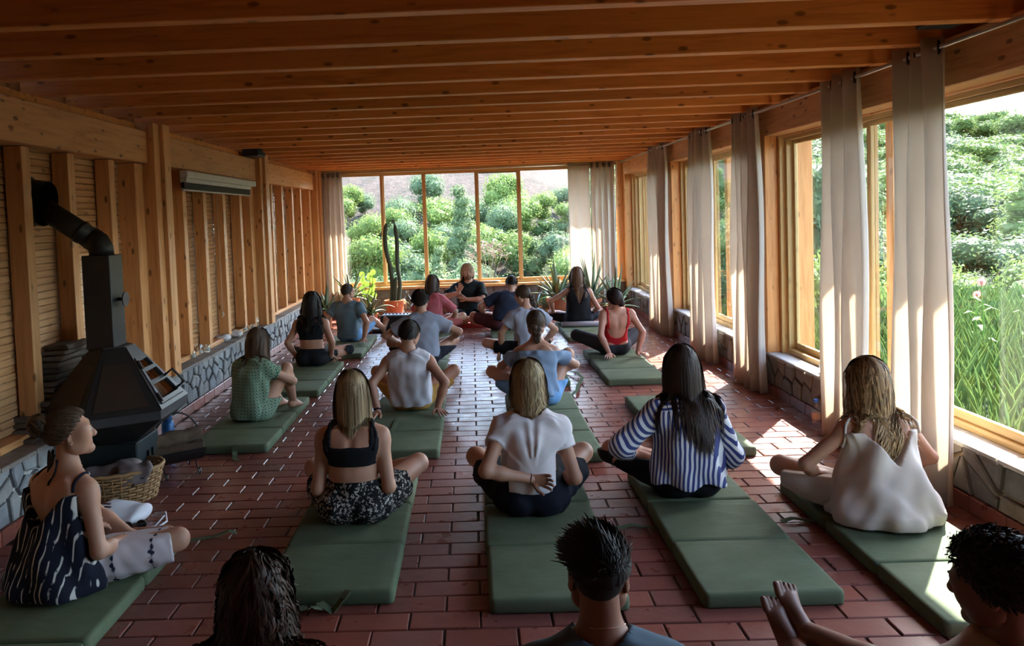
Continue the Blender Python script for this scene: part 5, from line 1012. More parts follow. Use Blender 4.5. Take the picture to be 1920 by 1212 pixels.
def panel_mesh(L, w=.597, T=.066):
    r_ = .028; n = 5; vs = []; fs = []; K = 4*(n+1)
    for ins, z in ((.012, 0), (.003, .004), (0, .014), (0, T-.020), (.0035, T-.009), (.010, T-.0025), (.022, T)):
        for q, (sx, sy) in enumerate(((1, 1), (-1, 1), (-1, -1), (1, -1))):
            for i in range(n+1): a = math.pi/2*(q+i/n); rr = max(.004, r_-ins); vs.append((sx*(w/2-ins-rr)+rr*math.cos(a), sy*(L/2-ins-rr)+rr*math.sin(a), z))
    for k in range(6): fs += [(k*K+i, k*K+(i+1) % K, (k+1)*K+(i+1) % K, (k+1)*K+i) for i in range(K)]
    fs += [tuple(range(K))[::-1], tuple(6*K+i for i in range(K))]
    me = bpy.data.meshes.new('panel'); me.from_pydata(vs, [], fs); me.materials.append(MATF); me.polygons.foreach_set('use_smooth', [True]*len(me.polygons)); me.set_sharp_from_angle(angle=math.radians(50)); return me
def folding_mat(x, ys, label, rz=0, strap=None):
    root = thing('folding_mat', 'green folding mat '+label, 'mat', (x, ys[0], 0), rz, 'green folding foam mats')
    for a, b in zip(ys[:-1], ys[1:]):
        o = bpy.data.objects.new('panel', panel_mesh(b-a-.006)); C.objects.link(o); o.parent = root; o.location = (rng.uniform(-.004, .004), (a+b)/2-ys[0], 0); o.rotation_euler = (0, 0, rng.normal(0, .004))
    for pts in (strap or ()):
        m = MB(); P = [V((px-x, py-ys[0], pz)) for px, py, pz in pts]
        for i in range(len(P)-1):
            d = (P[i+1]-P[i]).normalized(); s = d.cross(V((0, 0, 1))).normalized()*.017; u = V((0, 0, .003))
            m.add([P[i]-s, P[i]+s, P[i+1]+s, P[i+1]-s, P[i]-s+u, P[i]+s+u, P[i+1]+s+u, P[i+1]-s+u], [(0, 3, 2, 1), (4, 5, 6, 7), (0, 1, 5, 4), (1, 2, 6, 5), (2, 3, 7, 6), (3, 0, 4, 7)])
        m.obj('strap', STRAPF, root)
    return root
def curl(x, y, dx, n=9, r=.06, z=.012): return [(x+dx*r*(1-math.cos(t))+dx*.02*i, y+r*math.sin(t)*1.1, z+.008*(i % 2)) for i, t in enumerate(np.linspace(0, 4.2, n))]
folding_mat(-1.885, [2.45, 2.99, 3.56, 4.07], 'under the woman in the tie-dyed slip top', 0, [[(-1.6, 4.05, .01), (-1.52, 4.08, .012), (-1.44, 4.09, .02), (-1.38, 4.13, .03), (-1.34, 4.14, .012)]])
folding_mat(-1.865, [5.63, 6.11, 6.62, 7.17], 'under the woman in the green ring-patterned dress', 0, [[(-1.80, 5.62, .07), (-1.80, 5.60, .03), (-1.79, 5.58, .005), (-1.77, 5.5, .005), (-1.73, 5.46, .005)]])
folding_mat(-1.835, [7.40, 7.9, 8.43, 8.94], 'under the woman with long dark curls'); folding_mat(-1.69, [9.4, 9.89, 10.4, 10.93], 'under the man in the blue-grey T-shirt')
folding_mat(-.70, [3.33, 3.85, 4.39, 4.93], 'under the woman in the leopard print shorts', 0, [[(-.80, 3.33, .01), (-.78, 3.26, .02), (-.74, 3.23, .05), (-.71, 3.26, .03), (-.72, 3.31, .03), (-.66, 3.27, .008), (-.62, 3.30, .05), (-.60, 3.33, .07)]])
folding_mat(-.585, [5.37, 5.89, 6.5, 7.06], 'under the man in mustard shorts', 0, [[(-.66, 5.37, .068), (-.66, 5.6, .07), (-.665, 5.88, .07), (-.66, 6.2, .07)]]); folding_mat(-.63, [8.3, 8.83, 9.36, 9.9], 'under the man in the grey T-shirt'); folding_mat(-.60, [10.0, 10.55, 11.05, 11.55], 'under the person in the rose-pink top')
folding_mat(.315, [3.22, 3.78, 4.33, 4.88], 'under the woman gripping her white T-shirt'); folding_mat(.545, [5.19, 5.76, 6.4, 7.03], 'under the woman in the off-shoulder denim blouse', 0, [[(.84, 7.02, .02), (.93, 7.2, .03), (.98, 7.5, .012), (1.06, 7.75, .03), (1.02, 7.95, .05), (.94, 8.2, .02), (.9, 8.3, .012)]])
folding_mat(.61, [7.5, 8.05, 8.6, 9.2], 'under the woman with the plait'); folding_mat(.515, [9.55, 10.1, 10.6, 11.1], 'under the man in the navy T-shirt')
folding_mat(1.225, [3.22, 3.77, 4.3, 4.85], 'under the woman in the striped shirt', 0, [curl(.92, 4.02, -1)]); folding_mat(1.59, [5.22, 5.75, 6.28, 6.8], 'lying empty in front of the woman in the striped shirt')
folding_mat(1.56, [7.47, 8.0, 8.6, 9.18], 'under the woman in the red swimsuit'); folding_mat(1.50, [10.1, 10.6, 11.1, 11.6], 'under the woman in the black tank top')
folding_mat(2.07, [2.95, 3.48, 3.99, 4.58], 'under the woman in the linen dress, partly in the sun', 0, [[(1.78, 4.06, .02), (1.72, 4.1, .012), (1.66, 4.11, .02), (1.6, 4.1, .008)]])
rd = thing('red_mat', 'thin red mat under the teacher', 'mat', (-.08, 12.02, 0)); MB().box((-.30, -.32, 0), (.30, .32, .022), .008).obj('pad', fabric('red_canvas', (.42, .035, .03)), rd)
# ------------------------------------------------------------ curtains and rods
CURT = fabric('beige_curtain', (.66, .58, .50), .9, .06, 80, trans=.52); STEEL = plain('brushed_steel', (.45, .42, .38), .3, .5, 1.0); DARKM = plain('dark_metal', (.05, .045, .04), .4, .5, .8)
def curtain(axis, a, b, z0, z1, c, n, amp, label, flare=.12, hole=True, seed=1):
    r = np.random.default_rng(seed); root = thing('curtain', label, 'curtain', (0, 0, 0), 0, 'beige eyelet curtains'); nu, nv = n*14, 22; vs = []
    am = amp*(.65+.7*r.random(n*2+2)); 
    for j in range(nv+1):
        t = j/nv; z = z1+(z0-z1)*t; mid = (a+b)/2; w_ = (b-a)*(1+flare*t+.02*math.sin(t*5))
        for i in range(nu+1):
            u = i/nu; ph = u*n*2*math.pi; k = u*n*2; ki = int(min(k, n*2)); aa = am[ki]*(1-(k-ki))+am[min(ki+1, n*2+1)]*(k-ki)
            d = aa*math.sin(ph)*(.75+.5*t)+.012*math.sin(t*7+u*9+seed); s = mid+(u-.5)*w_+.4*aa*math.sin(2*ph+.6)*t*.6
            vs.append((c+d, s, z) if axis == 'Y' else (s, c+d, z))
    fs = [(j*(nu+1)+i, j*(nu+1)+i+1, (j+1)*(nu+1)+i+1, (j+1)*(nu+1)+i) for j in range(nv) for i in range(nu)]
    o = mesh_obj('cloth', vs, fs, CURT, root, True); md = o.modifiers.new('thickness', 'SOLIDIFY'); md.thickness = .003
    if hole:
        for i in range(2*n):
            s = a+(b-a)*(i+.5)/(2*n); m = MB(); R_ = .034
            ax = [(0, R_*math.cos(q), R_*math.sin(q)) for q in np.linspace(0, 2*math.pi, 17)]
            P = [(c+y_*.4, s+y_*.5, 2.515+z_) if axis == 'Y' else (s+y_*.5, c+y_*.4, z1-.06+z_) for _, y_, z_ in ax]; m.tube(P, .006, 6, False).obj('eyelet', DARKM, root)
    return root
curtain('Y', 4.22, 4.66, .02, 2.575, 2.54, 3, .055, 'wide beige curtain beside the woman in the linen dress', .16, seed=3)
curtain('Y', 5.13, 5.62, .012, 2.575, 2.54, 3, .05, 'beige curtain between the two side window panes, in front of the plastic bottle', .05, seed=4)
curtain('Y', 6.96, 7.58, .012, 2.575, 2.54, 4, .05, 'beige curtain hiding the wooden post behind the woman in the striped shirt', .10, seed=5)
curtain('Y', 8.34, 9.02, .012, 2.575, 2.54, 4, .05, 'beige curtain at the middle of the second side window', .12, seed=6)
curtain('Y', 10.26, 11.0, .012, 2.575, 2.54, 4, .05, 'beige curtain beside the woman in the red swimsuit and the far side post', .15, seed=7)
curtain('X', 2.06, 2.46, .10, 2.545, 13.36, 4, .045, 'gathered beige curtain in the far right corner behind the aloes', .05, seed=8)
curtain('X', 1.68, 2.05, .10, 2.545, 13.42, 2, .014, 'flat beige curtain panel over the right end of the far window', .0, False, seed=9)
curtain('X', -2.56, -2.22, .10, 2.535, 13.42, 4, .045, 'beige curtain in the far left corner behind the aloes', .25, seed=10)
rt = thing('curtain_rod', 'long steel curtain rod along the side windows', 'curtain rod', (2.54, 0, 2.515)); MB().tube([(0, 2.6, 0), (0, 13.3, 0)], .011, 10).obj('rod', STEEL, rt, True)
for y in (3.5, 7.16, 10.44, 13.2): MB().tube([(0, y, 0), (.11, y, 0)], .007, 6).lathe([(.018, -.003), (.018, .003)], 10, (0, y, 0)).obj('bracket', STEEL, rt)
rt = thing('curtain_rod', 'short steel curtain rod above the far window', 'curtain rod', (0, 13.40, 2.5)); MB().tube([(-2.58, 0, 0), (2.5, 0, 0)], .009, 8).obj('rod', STEEL, rt, True)
for x in (-2.3, 0, 2.2): MB().tube([(x, 0, 0), (x, .21, .02)], .006, 6).obj('bracket', STEEL, rt)
# ------------------------------------------------------------ stove
IRON = plain('black_stove_iron', (.022, .019, .018), .5, .5, .35, .35, 9); IRON2 = plain('worn_iron_frame', (.060, .060, .066), .42, .5, .5, .3, 9); RUST = plain('dark_brown_stove_plate', (.040, .022, .014), .5, .45, .2, .35, 6)
st = thing('stove', 'black iron suspended hood stove with glazed door, slanting flue pipe and hexagonal hood', 'stove', (-2.36, 4.97, 0))
def hexa(R_, z, off=0): return [V((R_*math.cos(math.radians(30+60*k+off)), R_*math.sin(math.radians(30+60*k+off)), z)) for k in range(6)]
B0, B1, T0 = hexa(.445, .50), hexa(.445, .555), hexa(.125, .93); m = MB(); m.add(B0+B1, [(k, (k+1) % 6, 6+(k+1) % 6, 6+k) for k in range(6)]); m.obj('rim', IRON2, st)
U0 = hexa(.20, .34); MB().add(U0+B0, [(k, (k+1) % 6, 6+(k+1) % 6, 6+k) for k in range(6)]+[tuple(range(6))[::-1]]).obj('hearth_pan', IRON, st)
for k in range(6):
    a, b, c_, d = B1[k], B1[(k+1) % 6], T0[(k+1) % 6], T0[k]; nn = (b-a).cross(d-a).normalized()
    if k == 5:   # the side facing the room carries the door
        a_, b_, c2, d2 = [p for p in (a, b, c_, d)]
        m = MB(); P = lambda u, v: (a_.lerp(b_, u)).lerp(d2.lerp(c2, u), v)
        def bar(u0, u1, v0, v1, t=.012): m.prism([P(u0, v0), P(u1, v0), P(u1, v1), P(u0, v1)], None, nn*t)
        bar(0, 1, .80, 1); bar(0, 1, 0, .06); bar(0, .07, .06, .80); bar(.93, 1, .06, .80); m.obj('door_surround', IRON2, st)
        m = MB(); bar(.08, .92, .07, .13, .02); bar(.08, .92, .75, .80, .02); bar(.08, .17, .13, .75, .02); bar(.83, .92, .13, .75, .02); bar(.17, .83, .36, .42, .02); bar(.17, .83, .57, .62, .02); dr_ = m.obj('door', IRON2, st)
        GS = glass('sooty_glass', (.55, .48, .42), .06, 2.6)
        for v0, v1 in ((.13, .36), (.42, .57), (.62, .75)): MB().prism([P(.17, v0), P(.83, v0), P(.83, v1), P(.17, v1)], None, nn*.006).obj('pane', GS, dr_)
        h0, h1 = P(.80, .16)+nn*.02, P(.80, .40)+nn*.02; MB().tube([h0, h0+nn*.07, h1+nn*.07, h1], .009, 8).obj('handle', IRON, dr_)
        for v in (.16, .68): q = P(.09, v)+nn*.02; MB().tube([q-(d2-a_).normalized()*.03, q+(d2-a_).normalized()*.03], .013, 8).obj('hinge', IRON, dr_)
        MB().prism([P(.1, .1)-nn*.06, P(.9, .1)-nn*.06, P(.9, .78)-nn*.03, P(.1, .78)-nn*.03], None, -nn*.01).obj('firebox_back', plain('soot', (.03, .022, .018), .9), st)
        for g in range(3): q = P(.3+.2*g, .16)-nn*.045; MB().tube([q, q+(d2-a_)*.35-nn*.02+(b_-a_)*(.12-.1*g)], [.022, .016], 8).obj('burnt_log', plain('grey_log', (.42, .33, .26), .9), st)
    else:
        MB().prism([a, b, c_, d], None, nn*.006).obj('hood_plate', IRON, st)
        i = [a.lerp(b, .12).lerp(d.lerp(c_, .12), .08), a.lerp(b, .88).lerp(d.lerp(c_, .88), .08), a.lerp(b, .86).lerp(d.lerp(c_, .86), .74), a.lerp(b, .14).lerp(d.lerp(c_, .14), .74)]; MB().prism(i, None, nn*.010).obj('inset_plate', RUST, st)
MB().add(T0+[p+V((0, 0, .012)) for p in T0], [(k, (k+1) % 6, 6+(k+1) % 6, 6+k) for k in range(6)]+[tuple(range(6, 12))]).obj('hood_cap', IRON, st)
MB().box((-.125, -.09, .93), (.055, .09, 1.53), .004).obj('flue_box', plain('blue_black_flue', (.028, .030, .036), .4, .5, .4, .3, 9), st)
c0 = V((-.035, 0, 1.53)); pe = V((-.04, .0, 1.60)); wl_ = V((-.42, -.03, 1.87)); d_ = (wl_-pe).normalized()
MB().tube([c0, c0+V((0, 0, .035)), pe+d_*.02, pe+d_*.07], [.076]*4, 18).obj('elbow', IRON, st, True); MB().tube([pe+d_*.05, wl_], .071, 18).obj('flue_pipe', IRON, st, True); q = pe+d_*.14; MB().tube([q-d_*.012, q+d_*.012], .076, 18).obj('pipe_collar', IRON, st, True)
fl_ = MB().tube([(-.475, -.03, 1.89), (-.36, -.03, 1.87)], [.145, .145], 22, False).tube([(-.47, -.03, 1.89), (-.36, -.03, 1.87)], [.128, .128], 22, False); fl_.tube([(-.475, -.03, 1.89), (-.465, -.03, 1.89)], .165, 22); smooth_by_angle(fl_.obj('wall_flange', IRON, st))
kn = MB().tube([(.055, 0, 1.24), (.10, 0, 1.24)], .012, 8); kn.tube([(.10, 0, 1.24), (.108, 0, 1.24)], .048, 18); kn.obj('damper_knob', IRON2, st)
MB().box((-.24, -.17, .07), (.20, .17, .34), .008).obj('ash_box', plain('dark_teal_metal', (.020, .032, .036), .45, .5, .3), st)
m = MB(); m.box((.20, -.03, .13), (.215, -.01, .25)); m.box((.20, .04, .13), (.215, .06, .25)); m.box((.20, -.01, .18), (.222, .04, .20)); m.obj('ash_door_latch', IRON, st); MB().box((-.2, -.13, 0), (.14, .13, .07), .004).obj('plinth', plain('dark_brick_plinth', (.07, .04, .03), .9), st)
SHS = stone_mat('heat_wall_stone', [(.16, .115, .08), (.12, .09, .065), (.20, .15, .11), (.10, .075, .055)], .9, .15, .06)
hs_ = thing('stone_heat_wall', 'stepped stack of thin flat stones on the bench behind the stove', 'stone wall', (-2.76, 5.0, .42)); z = 0.0
while z < .50:
    hh = rng.uniform(.028, .042); y0 = -.42+z*.88+rng.uniform(-.03, .03); y1 = .62-z*.6+rng.uniform(-.03, .03); y = y0
    while y < y1-.06:
        L = min(rng.uniform(.2, .42), y1-y); bm = bmesh.new(); bmesh.ops.create_cube(bm, size=1)
        for v in bm.verts: v.co = V((v.co.x*.17+rng.uniform(-.015, .02), y+L/2+v.co.y*(L-.008)+rng.uniform(-.008, .008), z+hh/2+v.co.z*(hh-.006)+rng.uniform(-.003, .003)))
        bmesh.ops.bevel(bm, geom=bm.edges[:], offset=.006, segments=1, affect='EDGES'); me = bpy.data.meshes.new('stone'); bm.to_mesh(me); bm.free(); me.materials.append(SHS); o = bpy.data.objects.new('stone', me); C.objects.link(o); o.parent = hs_; y += L
    z += hh
pk = thing('poker', 'black hooked fire poker standing against the stone stack', 'poker', (-2.66, 5.30, .42)); m = MB(); m.tube([(0, 0, 0), (0, -.01, .40)]+[(0, -.01+.03*math.sin(t), .43+.03*(1-math.cos(t))-.03) for t in np.linspace(.4, 4.6, 9)], .007, 6).obj('rod', DARKM, pk, True)
sp = thing('shovel_plate', 'small dark blue plate leaning behind the flue box', 'plate', (-2.56, 5.19, .90)); MB().box((-.012, -.075, 0), (.0, .06, .16), .01).obj('blade', plain('dark_blue_plate', (.035, .05, .075), .4, .5, .3), sp)
# bottle, log holder, basket, bag, sunglasses
bt = thing('water_bottle', 'blue metal water bottle by the stove and the log holder', 'bottle', (-2.33, 5.72, 0)); smooth_by_angle(MB().lathe([(.044, 0), (.046, .01), (.046, .215), (.040, .235), (.030, .245)], 24).obj('body', plain('blue_enamel', (.02, .085, .22), .35, .5, .2), bt)); smooth_by_angle(MB().lathe([(.032, .245), (.034, .25), (.034, .285), (.028, .292)], 20).obj('cap', plain('blue_cap', (.018, .06, .15), .5), bt))
lh = thing('log_holder', 'curved black iron log cradle with hoop handle and scrolled feet', 'log holder', (-2.08, 5.24, 0), math.radians(36)); lh.scale = (.72,)*3; m = MB(); n_ = 12; A_ = [math.radians(200+140*i/n_) for i in range(n_+1)]
for i in range(n_):
    q = []
    for r_ in (.235, .229):
        for j in (i, i+1): q += [(-.21, r_*math.cos(A_[j]), .34+r_*math.sin(A_[j])), (.21, r_*math.cos(A_[j]), .34+r_*math.sin(A_[j]))]
    m.add(q, [(0, 1, 3, 2), (4, 6, 7, 5), (0, 4, 5, 1), (2, 3, 7, 6), (0, 2, 6, 4), (1, 5, 7, 3)])
m.obj('cradle', IRON, lh)
MB().tube([(.24*math.cos(t), .0, .22+.36*math.sin(t)) for t in np.linspace(0, math.pi, 18)], .008, 8).obj('hoop_handle', IRON, lh, True)
for sx_ in (-.15, .15):
    for sg in (-1, 1):
        P = [(sx_, sg*.05, .115), (sx_, sg*.13, .05)]+[(sx_, sg*(.185+.032*math.cos(t)), .036+.030*math.sin(t)) for t in np.linspace(-2.4, 2.6, 12)]; MB().tube(P, .007, 6).obj('scroll_foot', plain('steel_scroll', (.16, .15, .15), .4, .5, .8), lh, True)
LOGB = stone_mat('log_bark', [(.10, .055, .03), (.14, .085, .05), (.075, .04, .024)], .95, .1, .03); LOGE = plain('sawn_log_end', (.22, .14, .08), .85)
for i, (y, z, r_, L) in enumerate(((-.085, .225, .075, .44), (.08, .215, .07, .40), (-.01, .335, .075, .46))):
    g = thing('firewood_log', ('firewood log low on the near side of the iron cradle', 'firewood log low on the far side of the iron cradle', 'thick pale-barked firewood log on top in the iron cradle')[i], 'log', lh.matrix_basis @ V((0, 0, 0)), 0, 'firewood in the cradle'); mw = Matrix.Translation((-2.08, 5.24, 0)) @ Matrix.Scale(.72, 4) @ Matrix.Rotation(math.radians(36+(i-1)*3), 4, 'Z'); g.matrix_basis = mw @ Matrix.Translation((0, y, z))
    pts = [(-L/2+L*k/8, .006*math.sin(k*2+i), .006*math.cos(k*1.7)) for k in range(9)]; m = MB().tube(pts, [r_*(1+.07*math.sin(k*1.9+i)) for k in range(9)], 14, False); m.v = [tuple(V(v)*1+V((0, rng.normal(0, .004), rng.normal(0, .004)))) for v in m.v]; m.obj('bark', LOGB, g, True)
    for s_ in (-1, 1): MB().tube([(s_*(L/2-.006), 0, 0), (s_*(L/2+.002), 0, 0)], r_*.95, 14).obj('sawn_end', LOGE, g)
bs = thing('wicker_basket', 'oval wicker basket holding a folded grey blanket', 'basket', (-2.28, 4.74, 0), math.radians(20)); WK = plain('wicker', (.34, .20, .09), .6, .3, 0, .4, 40); m = MB(); nst = 34
for k in range(10):
    z = .015+.019*k; f_ = 1+.020*k; P = [((.235*f_+.006*math.sin(t*nst/2+k*math.pi))*math.cos(t), (.165*f_+.006*math.sin(t*nst/2+k*math.pi))*math.sin(t), z) for t in np.linspace(0, 2*math.pi, 97)]; m.tube(P, .0085, 5, False)
stuff(m.obj('weave', WK, bs, True)); m = MB()
for i in range(nst): t = 2*math.pi*(i+.5)/nst; m.tube([(.235*math.cos(t), .165*math.sin(t), 0), (.285*math.cos(t), .20*math.sin(t), .205)], .005, 5)
stuff(m.obj('stakes', WK, bs)); MB().tube([(.286*math.cos(t), .202*math.sin(t), .207+.003*math.sin(t*20)) for t in np.linspace(0, 2*math.pi, 60)], .012, 8, False).obj('rim', WK, bs, True); MB().lathe([(.20, .0), (.20, .012)], 24).obj('bottom', WK, bs)
def lump(name, mat, parent, box, h=.012, seed=1, amp=.012, f=22, prims=None):
    g = Grid(A(*box[0])-.03, A(*box[1])+.03, h); c = (A(*box[0])+A(*box[1]))/2; r_ = (A(*box[1])-A(*box[0]))/2; pr = prims or [ell(c, r_)]; D = g.eval(pr)+wrinkle(g.P(), amp, f, seed); v, fc = surf(D, g.o, h); return fast_mesh(name, [(v, fc, 0)], [mat], parent)
bk_ = thing('blanket', 'grey-brown blanket folded in the wicker basket', 'blanket', (-2.28, 4.74, 0), math.radians(20)); lump('fold', fabric('grey_brown_wool', (.19, .16, .155), var=.2), bk_, ((-.25, -.16, .05), (.25, .14, .25)), .011, 3, .012, 26, [loft(A(-.13, .0, .15), A(.12, .0, .19), A(0, 1, 0), (.11, .08), (.12, .055), .03), loft(A(.04, -.13, .225), A(.20, -.10, .225), A(0, 1, 0), (.055, .022), (.055, .022), .02), loft(A(.10, -.16, .21), A(.11, -.185, .13), A(1, 0, 0), (.10, .018), (.09, .014), .02)])
bg_ = thing('drawstring_bag', 'white cotton drawstring bag lying beside the mat of the woman in the slip top', 'bag', (-2.07, 4.36, 0), math.radians(-12)); BAGF = fabric('white_cotton_bag', (.62, .63, .68)); lump('bag_body', BAGF, bg_, ((-.24, -.17, .0), (.22, .17, .13)), .010, 6, .010, 20, [loft(A(-.12, 0, .055), A(.10, .02, .05), A(0, 1, 0), (.16, .052), (.12, .045), .04)])
MB().tube([(.18, .05, .05), (.25, .05, .06), (.29, .0, .03), (.27, -.08, .015), (.18, -.12, .012), (.08, -.16, .012)], .006, 6).obj('cord', BAGF, bg_, True); MB().tube([(.18, .02, .05), (.26, .02, .05), (.25, -.05, .02), (.17, -.09, .012)], .006, 6).obj('cord', BAGF, bg_, True)
MB().box((-.10, -.06, .112), (-.03, -.045, .116)).box((-.12, -.02, .114), (-.06, -.008, .118)).obj('printed_mark', plain('maroon_print', (.10, .02, .03)), bg_)
sg_ = thing('sunglasses', 'dark round sunglasses on the floor beside the white bag', 'sunglasses', (-1.95, 4.25, .03), math.radians(20)); LN_ = plain('dark_lens', (.008, .007, .007), .1, .6); FRM = plain('tortoise_frame', (.05, .025, .012), .3)
for s_ in (-1, 1):
    MB().tube([(s_*.036+.026*math.cos(t), 0, .024*math.sin(t)) for t in np.linspace(0, 6.2832, 19)], .0035, 6, False).obj('rim', FRM, sg_, True); MB().add([(s_*.036+.025*math.cos(t), dy, .023*math.sin(t)) for dy in (-.001, .001) for t in np.linspace(0, 5.98, 20)], [tuple(range(20)), tuple(range(20, 40))]).obj('lens', LN_, sg_); MB().tube([(s_*.064, 0, .008), (s_*.068, .06, .006), (s_*.066, .12, -.015)], .003, 5).obj('temple', FRM, sg_, True)
MB().tube([(-.012, 0, .008), (0, 0, .012), (.012, 0, .008)], .003, 5).obj('bridge', FRM, sg_)
# ------------------------------------------------------------ bench ledge, wall fittings
CG = glass('clear_glass', (.93, .96, .97), .02, 2.2); WAX = plain('white_wax', (.7, .68, .64), .5)
for i, (y, x, hgt, lab) in enumerate(((7.36, -2.72, .075, 'small glass tealight cup nearest the big post on the stone ledge'), (7.60, -2.74, .10, 'tall glass jar beside the tealight cup on the stone ledge'), (7.72, -2.70, .07, 'short glass cup behind the tall jar on the stone ledge'), (9.10, -2.73, .085, 'glass tealight jar just beyond the white cloths on the ledge'), (9.30, -2.69, .06, 'low glass cup between two jars on the ledge'), (9.55, -2.72, .11, 'tall glass bottle-shaped jar near the second post on the ledge'), (9.72, -2.70, .12, 'second tall glass jar near the second post on the ledge'), (9.86, -2.74, .09, 'glass cup touching the second post on the ledge'))):
    g = thing('glass_jar', lab, 'glass', (x, y, .424), 0, 'glass candle jars on the stone ledge'); r_ = .032+.008*(i % 2); smooth_by_angle(MB().lathe([(r_*.8, 0), (r_, .01), (r_, hgt*.75), (r_*.7, hgt*.88), (r_*.75, hgt), (r_*.68, hgt), (r_*.9, hgt*.7), (r_*.9, .012)], 16).obj('jar', CG, g)); MB().lathe([(r_*.75, .012), (r_*.75, .035)], 12).obj('candle', WAX, g)
for y, x, l in ((8.42, -2.77, 'crumpled white cloth with a dark stripe on the stone ledge'), (8.68, -2.71, 'second crumpled white cloth on the stone ledge')):
    g = thing('cloth', l, 'cloth', (x, y, .424)); lump('fold', fabric('white_towel', (.52, .50, .50)), g, ((-.08, -.13, 0), (.08, .13, .09)), .009, int(y*10), .012, 34, [ell(A(0, 0, .035), A(.075, .12, .038))])
MB().tube([(-2.70, 8.36, .47), (-2.69, 8.42, .485), (-2.70, 8.48, .47)], .014, 6).obj('dark_stripe', plain('dark_stripe', (.02, .02, .025)), [o for o in C.objects if o.name == 'cloth'][0]).matrix_parent_inverse = Matrix.Translation((2.77, -8.42, -.424))
ps = thing('projector_screen', 'rolled-up white projector screen casing on the second wall beam', 'projector screen', (-2.60, 7.04, 0)); WHP = plain('white_painted_metal', (.48, .49, .47), .45, .4)
m = MB(); m.box((-.045, 0, 2.135), (.035, 2.26, 2.205), .012); m.obj('casing', WHP, ps); MB().box((-.04, .0, 2.095), (.022, 2.08, 2.137), .006).obj('roller', WHP, ps); MB().box((-.03, 0, 2.035), (.0, 2.10, 2.095)).obj('black_border', plain('screen_black', (.012, .013, .016), .7), ps); MB().tube([(-.015, -.01, 2.03), (-.015, 2.13, 2.03)], .012, 8).obj('bottom_bar', WHP, ps)
MB().tube([(-.005, .92, 2.03), (.0, .88, 1.7), (.0, .90, 1.2), (.0, .89, .80)], .003, 5).obj('pull_cord', plain('cord_white', (.5, .45, .38)), ps); MB().tube([(0, .89, .80), (.005, .90, .77), (-.005, .88, .74)], [.006, .012, .003], 6).obj('cord_tassel', plain('cord_white', (.5, .45, .38)), ps)
for x, y, l in ((-2.62, 9.36, 'small black loudspeaker above the second wall beam'), (2.44, 4.02, 'small black loudspeaker tucked under the rafters above the near curtain')):
    g = thing('loudspeaker', l, 'speaker', (x, y, 2.50 if x < 0 else 2.59)); MB().box((-.07, -.16, 0), (.12, .16, .10), .01).obj('cabinet', plain('black_plastic', (.014, .014, .015), .5), g); MB().box((.12, -.14, .012), (.126, .14, .088)).obj('grille', plain('grille', (.025, .025, .027), .8), g)
sw = thing('light_switch', 'white light switch on the wood panel left of the far curtain', 'switch', (-2.585, 13.555, 1.02)); MB().box((-.04, -.012, -.04), (.04, .0, .04), .004).obj('plate', WHP, sw); MB().box((-.02, -.018, -.025), (.02, -.012, .025), .003).obj('rocker', WHP, sw)
# ------------------------------------------------------------ plants
TER = plain('terracotta_pot', (.40, .13, .055), .8, .2, 0, .2, 12); SOIL = plain('potting_soil', (.05, .035, .025), .95, .1); ALOE = leafy('aloe_green', (.15, .21, .12), (.30, .36, .22), .12, .45); ALOEY = leafy('aloe_yellowing', (.25, .30, .10), (.42, .40, .16), .2, .45)
def pot(root, R_, H):
    smooth_by_angle(MB().lathe([(R_*.68, 0), (R_*.92, H*.80), (R_*1.06, H*.80), (R_*1.08, H), (R_*.94, H), (R_*.90, H*.86)], 28).obj('pot', TER, root)); MB().lathe([(R_*.9, H*.84), (R_*.9, H*.9)], 20).obj('soil', SOIL, root); MB().lathe([(R_*.85, .0), (R_*1.0, .02), (R_*.95, .022)], 24).obj('saucer', TER, root)
def blade(root, base, az, L, el0, droop, w_, mat, n=8):
    m = MB(); d = V((math.cos(az)*math.cos(el0), math.sin(az)*math.cos(el0), math.sin(el0))); side = V((-math.sin(az), math.cos(az), 0)); p = V(base); vs = []
    for i in range(n+1):
        t = i/n; ww = w_*(1-t**1.6)*(1 if t > .1 else .8)+.002; up = d.cross(side)*-1; vs += [p+side*ww+up*ww*.25, p-side*ww+up*ww*.25, p-up*ww*.45]; p = p+d*L/n; d = (d+V((0, 0, -droop/n))).normalized()
    m.add(vs, sum([[(3*i, 3*i+3, 3*i+4, 3*i+1), (3*i+1, 3*i+4, 3*i+5, 3*i+2), (3*i+2, 3*i+5, 3*i+3, 3*i)] for i in range(n)], [])); return m.obj('leaf', mat, root, True)
def aloe(x, y, R_, H, n, L, w_, droop, label, seed, yellow=.15, el=(.35, 1.25)):
    r = random.Random(seed); root = thing('potted_aloe', label, 'plant', (x, y, 0), 0, None); pot(root, R_, H)
    for i in range(n):
        t = (i+.5)/n; blade(root, (0, 0, H*.9+.02*t), i*2.399+r.uniform(-.3, .3), L*r.uniform(.75, 1.1)*(.75+.35*t), el[0]+(el[1]-el[0])*t+r.uniform(-.1, .1), droop*(1.3-t)*r.uniform(.6, 1.3), w_*1.45*r.uniform(.8, 1.1), ALOEY if r.random() < yellow*(1.4-t) else ALOE)
    return root
aloe(-1.66, 12.30, .115, .19, 17, .46, .022, 1.5, 'spreading aloe in a small terracotta pot beside the black amplifier', 3, .45, (.25, 1.3)); aloe(-2.32, 12.05, .10, .30, 12, .46, .024, .9, 'slender aloe in a tall terracotta pot by the stone bench behind the man in blue-grey', 4, .1, (.55, 1.4)); aloe(-2.06, 12.92, .14, .40, 18, .56, .026, 1.2, 'large aloe in front of the far left curtain', 5, .15, (.35, 1.35))
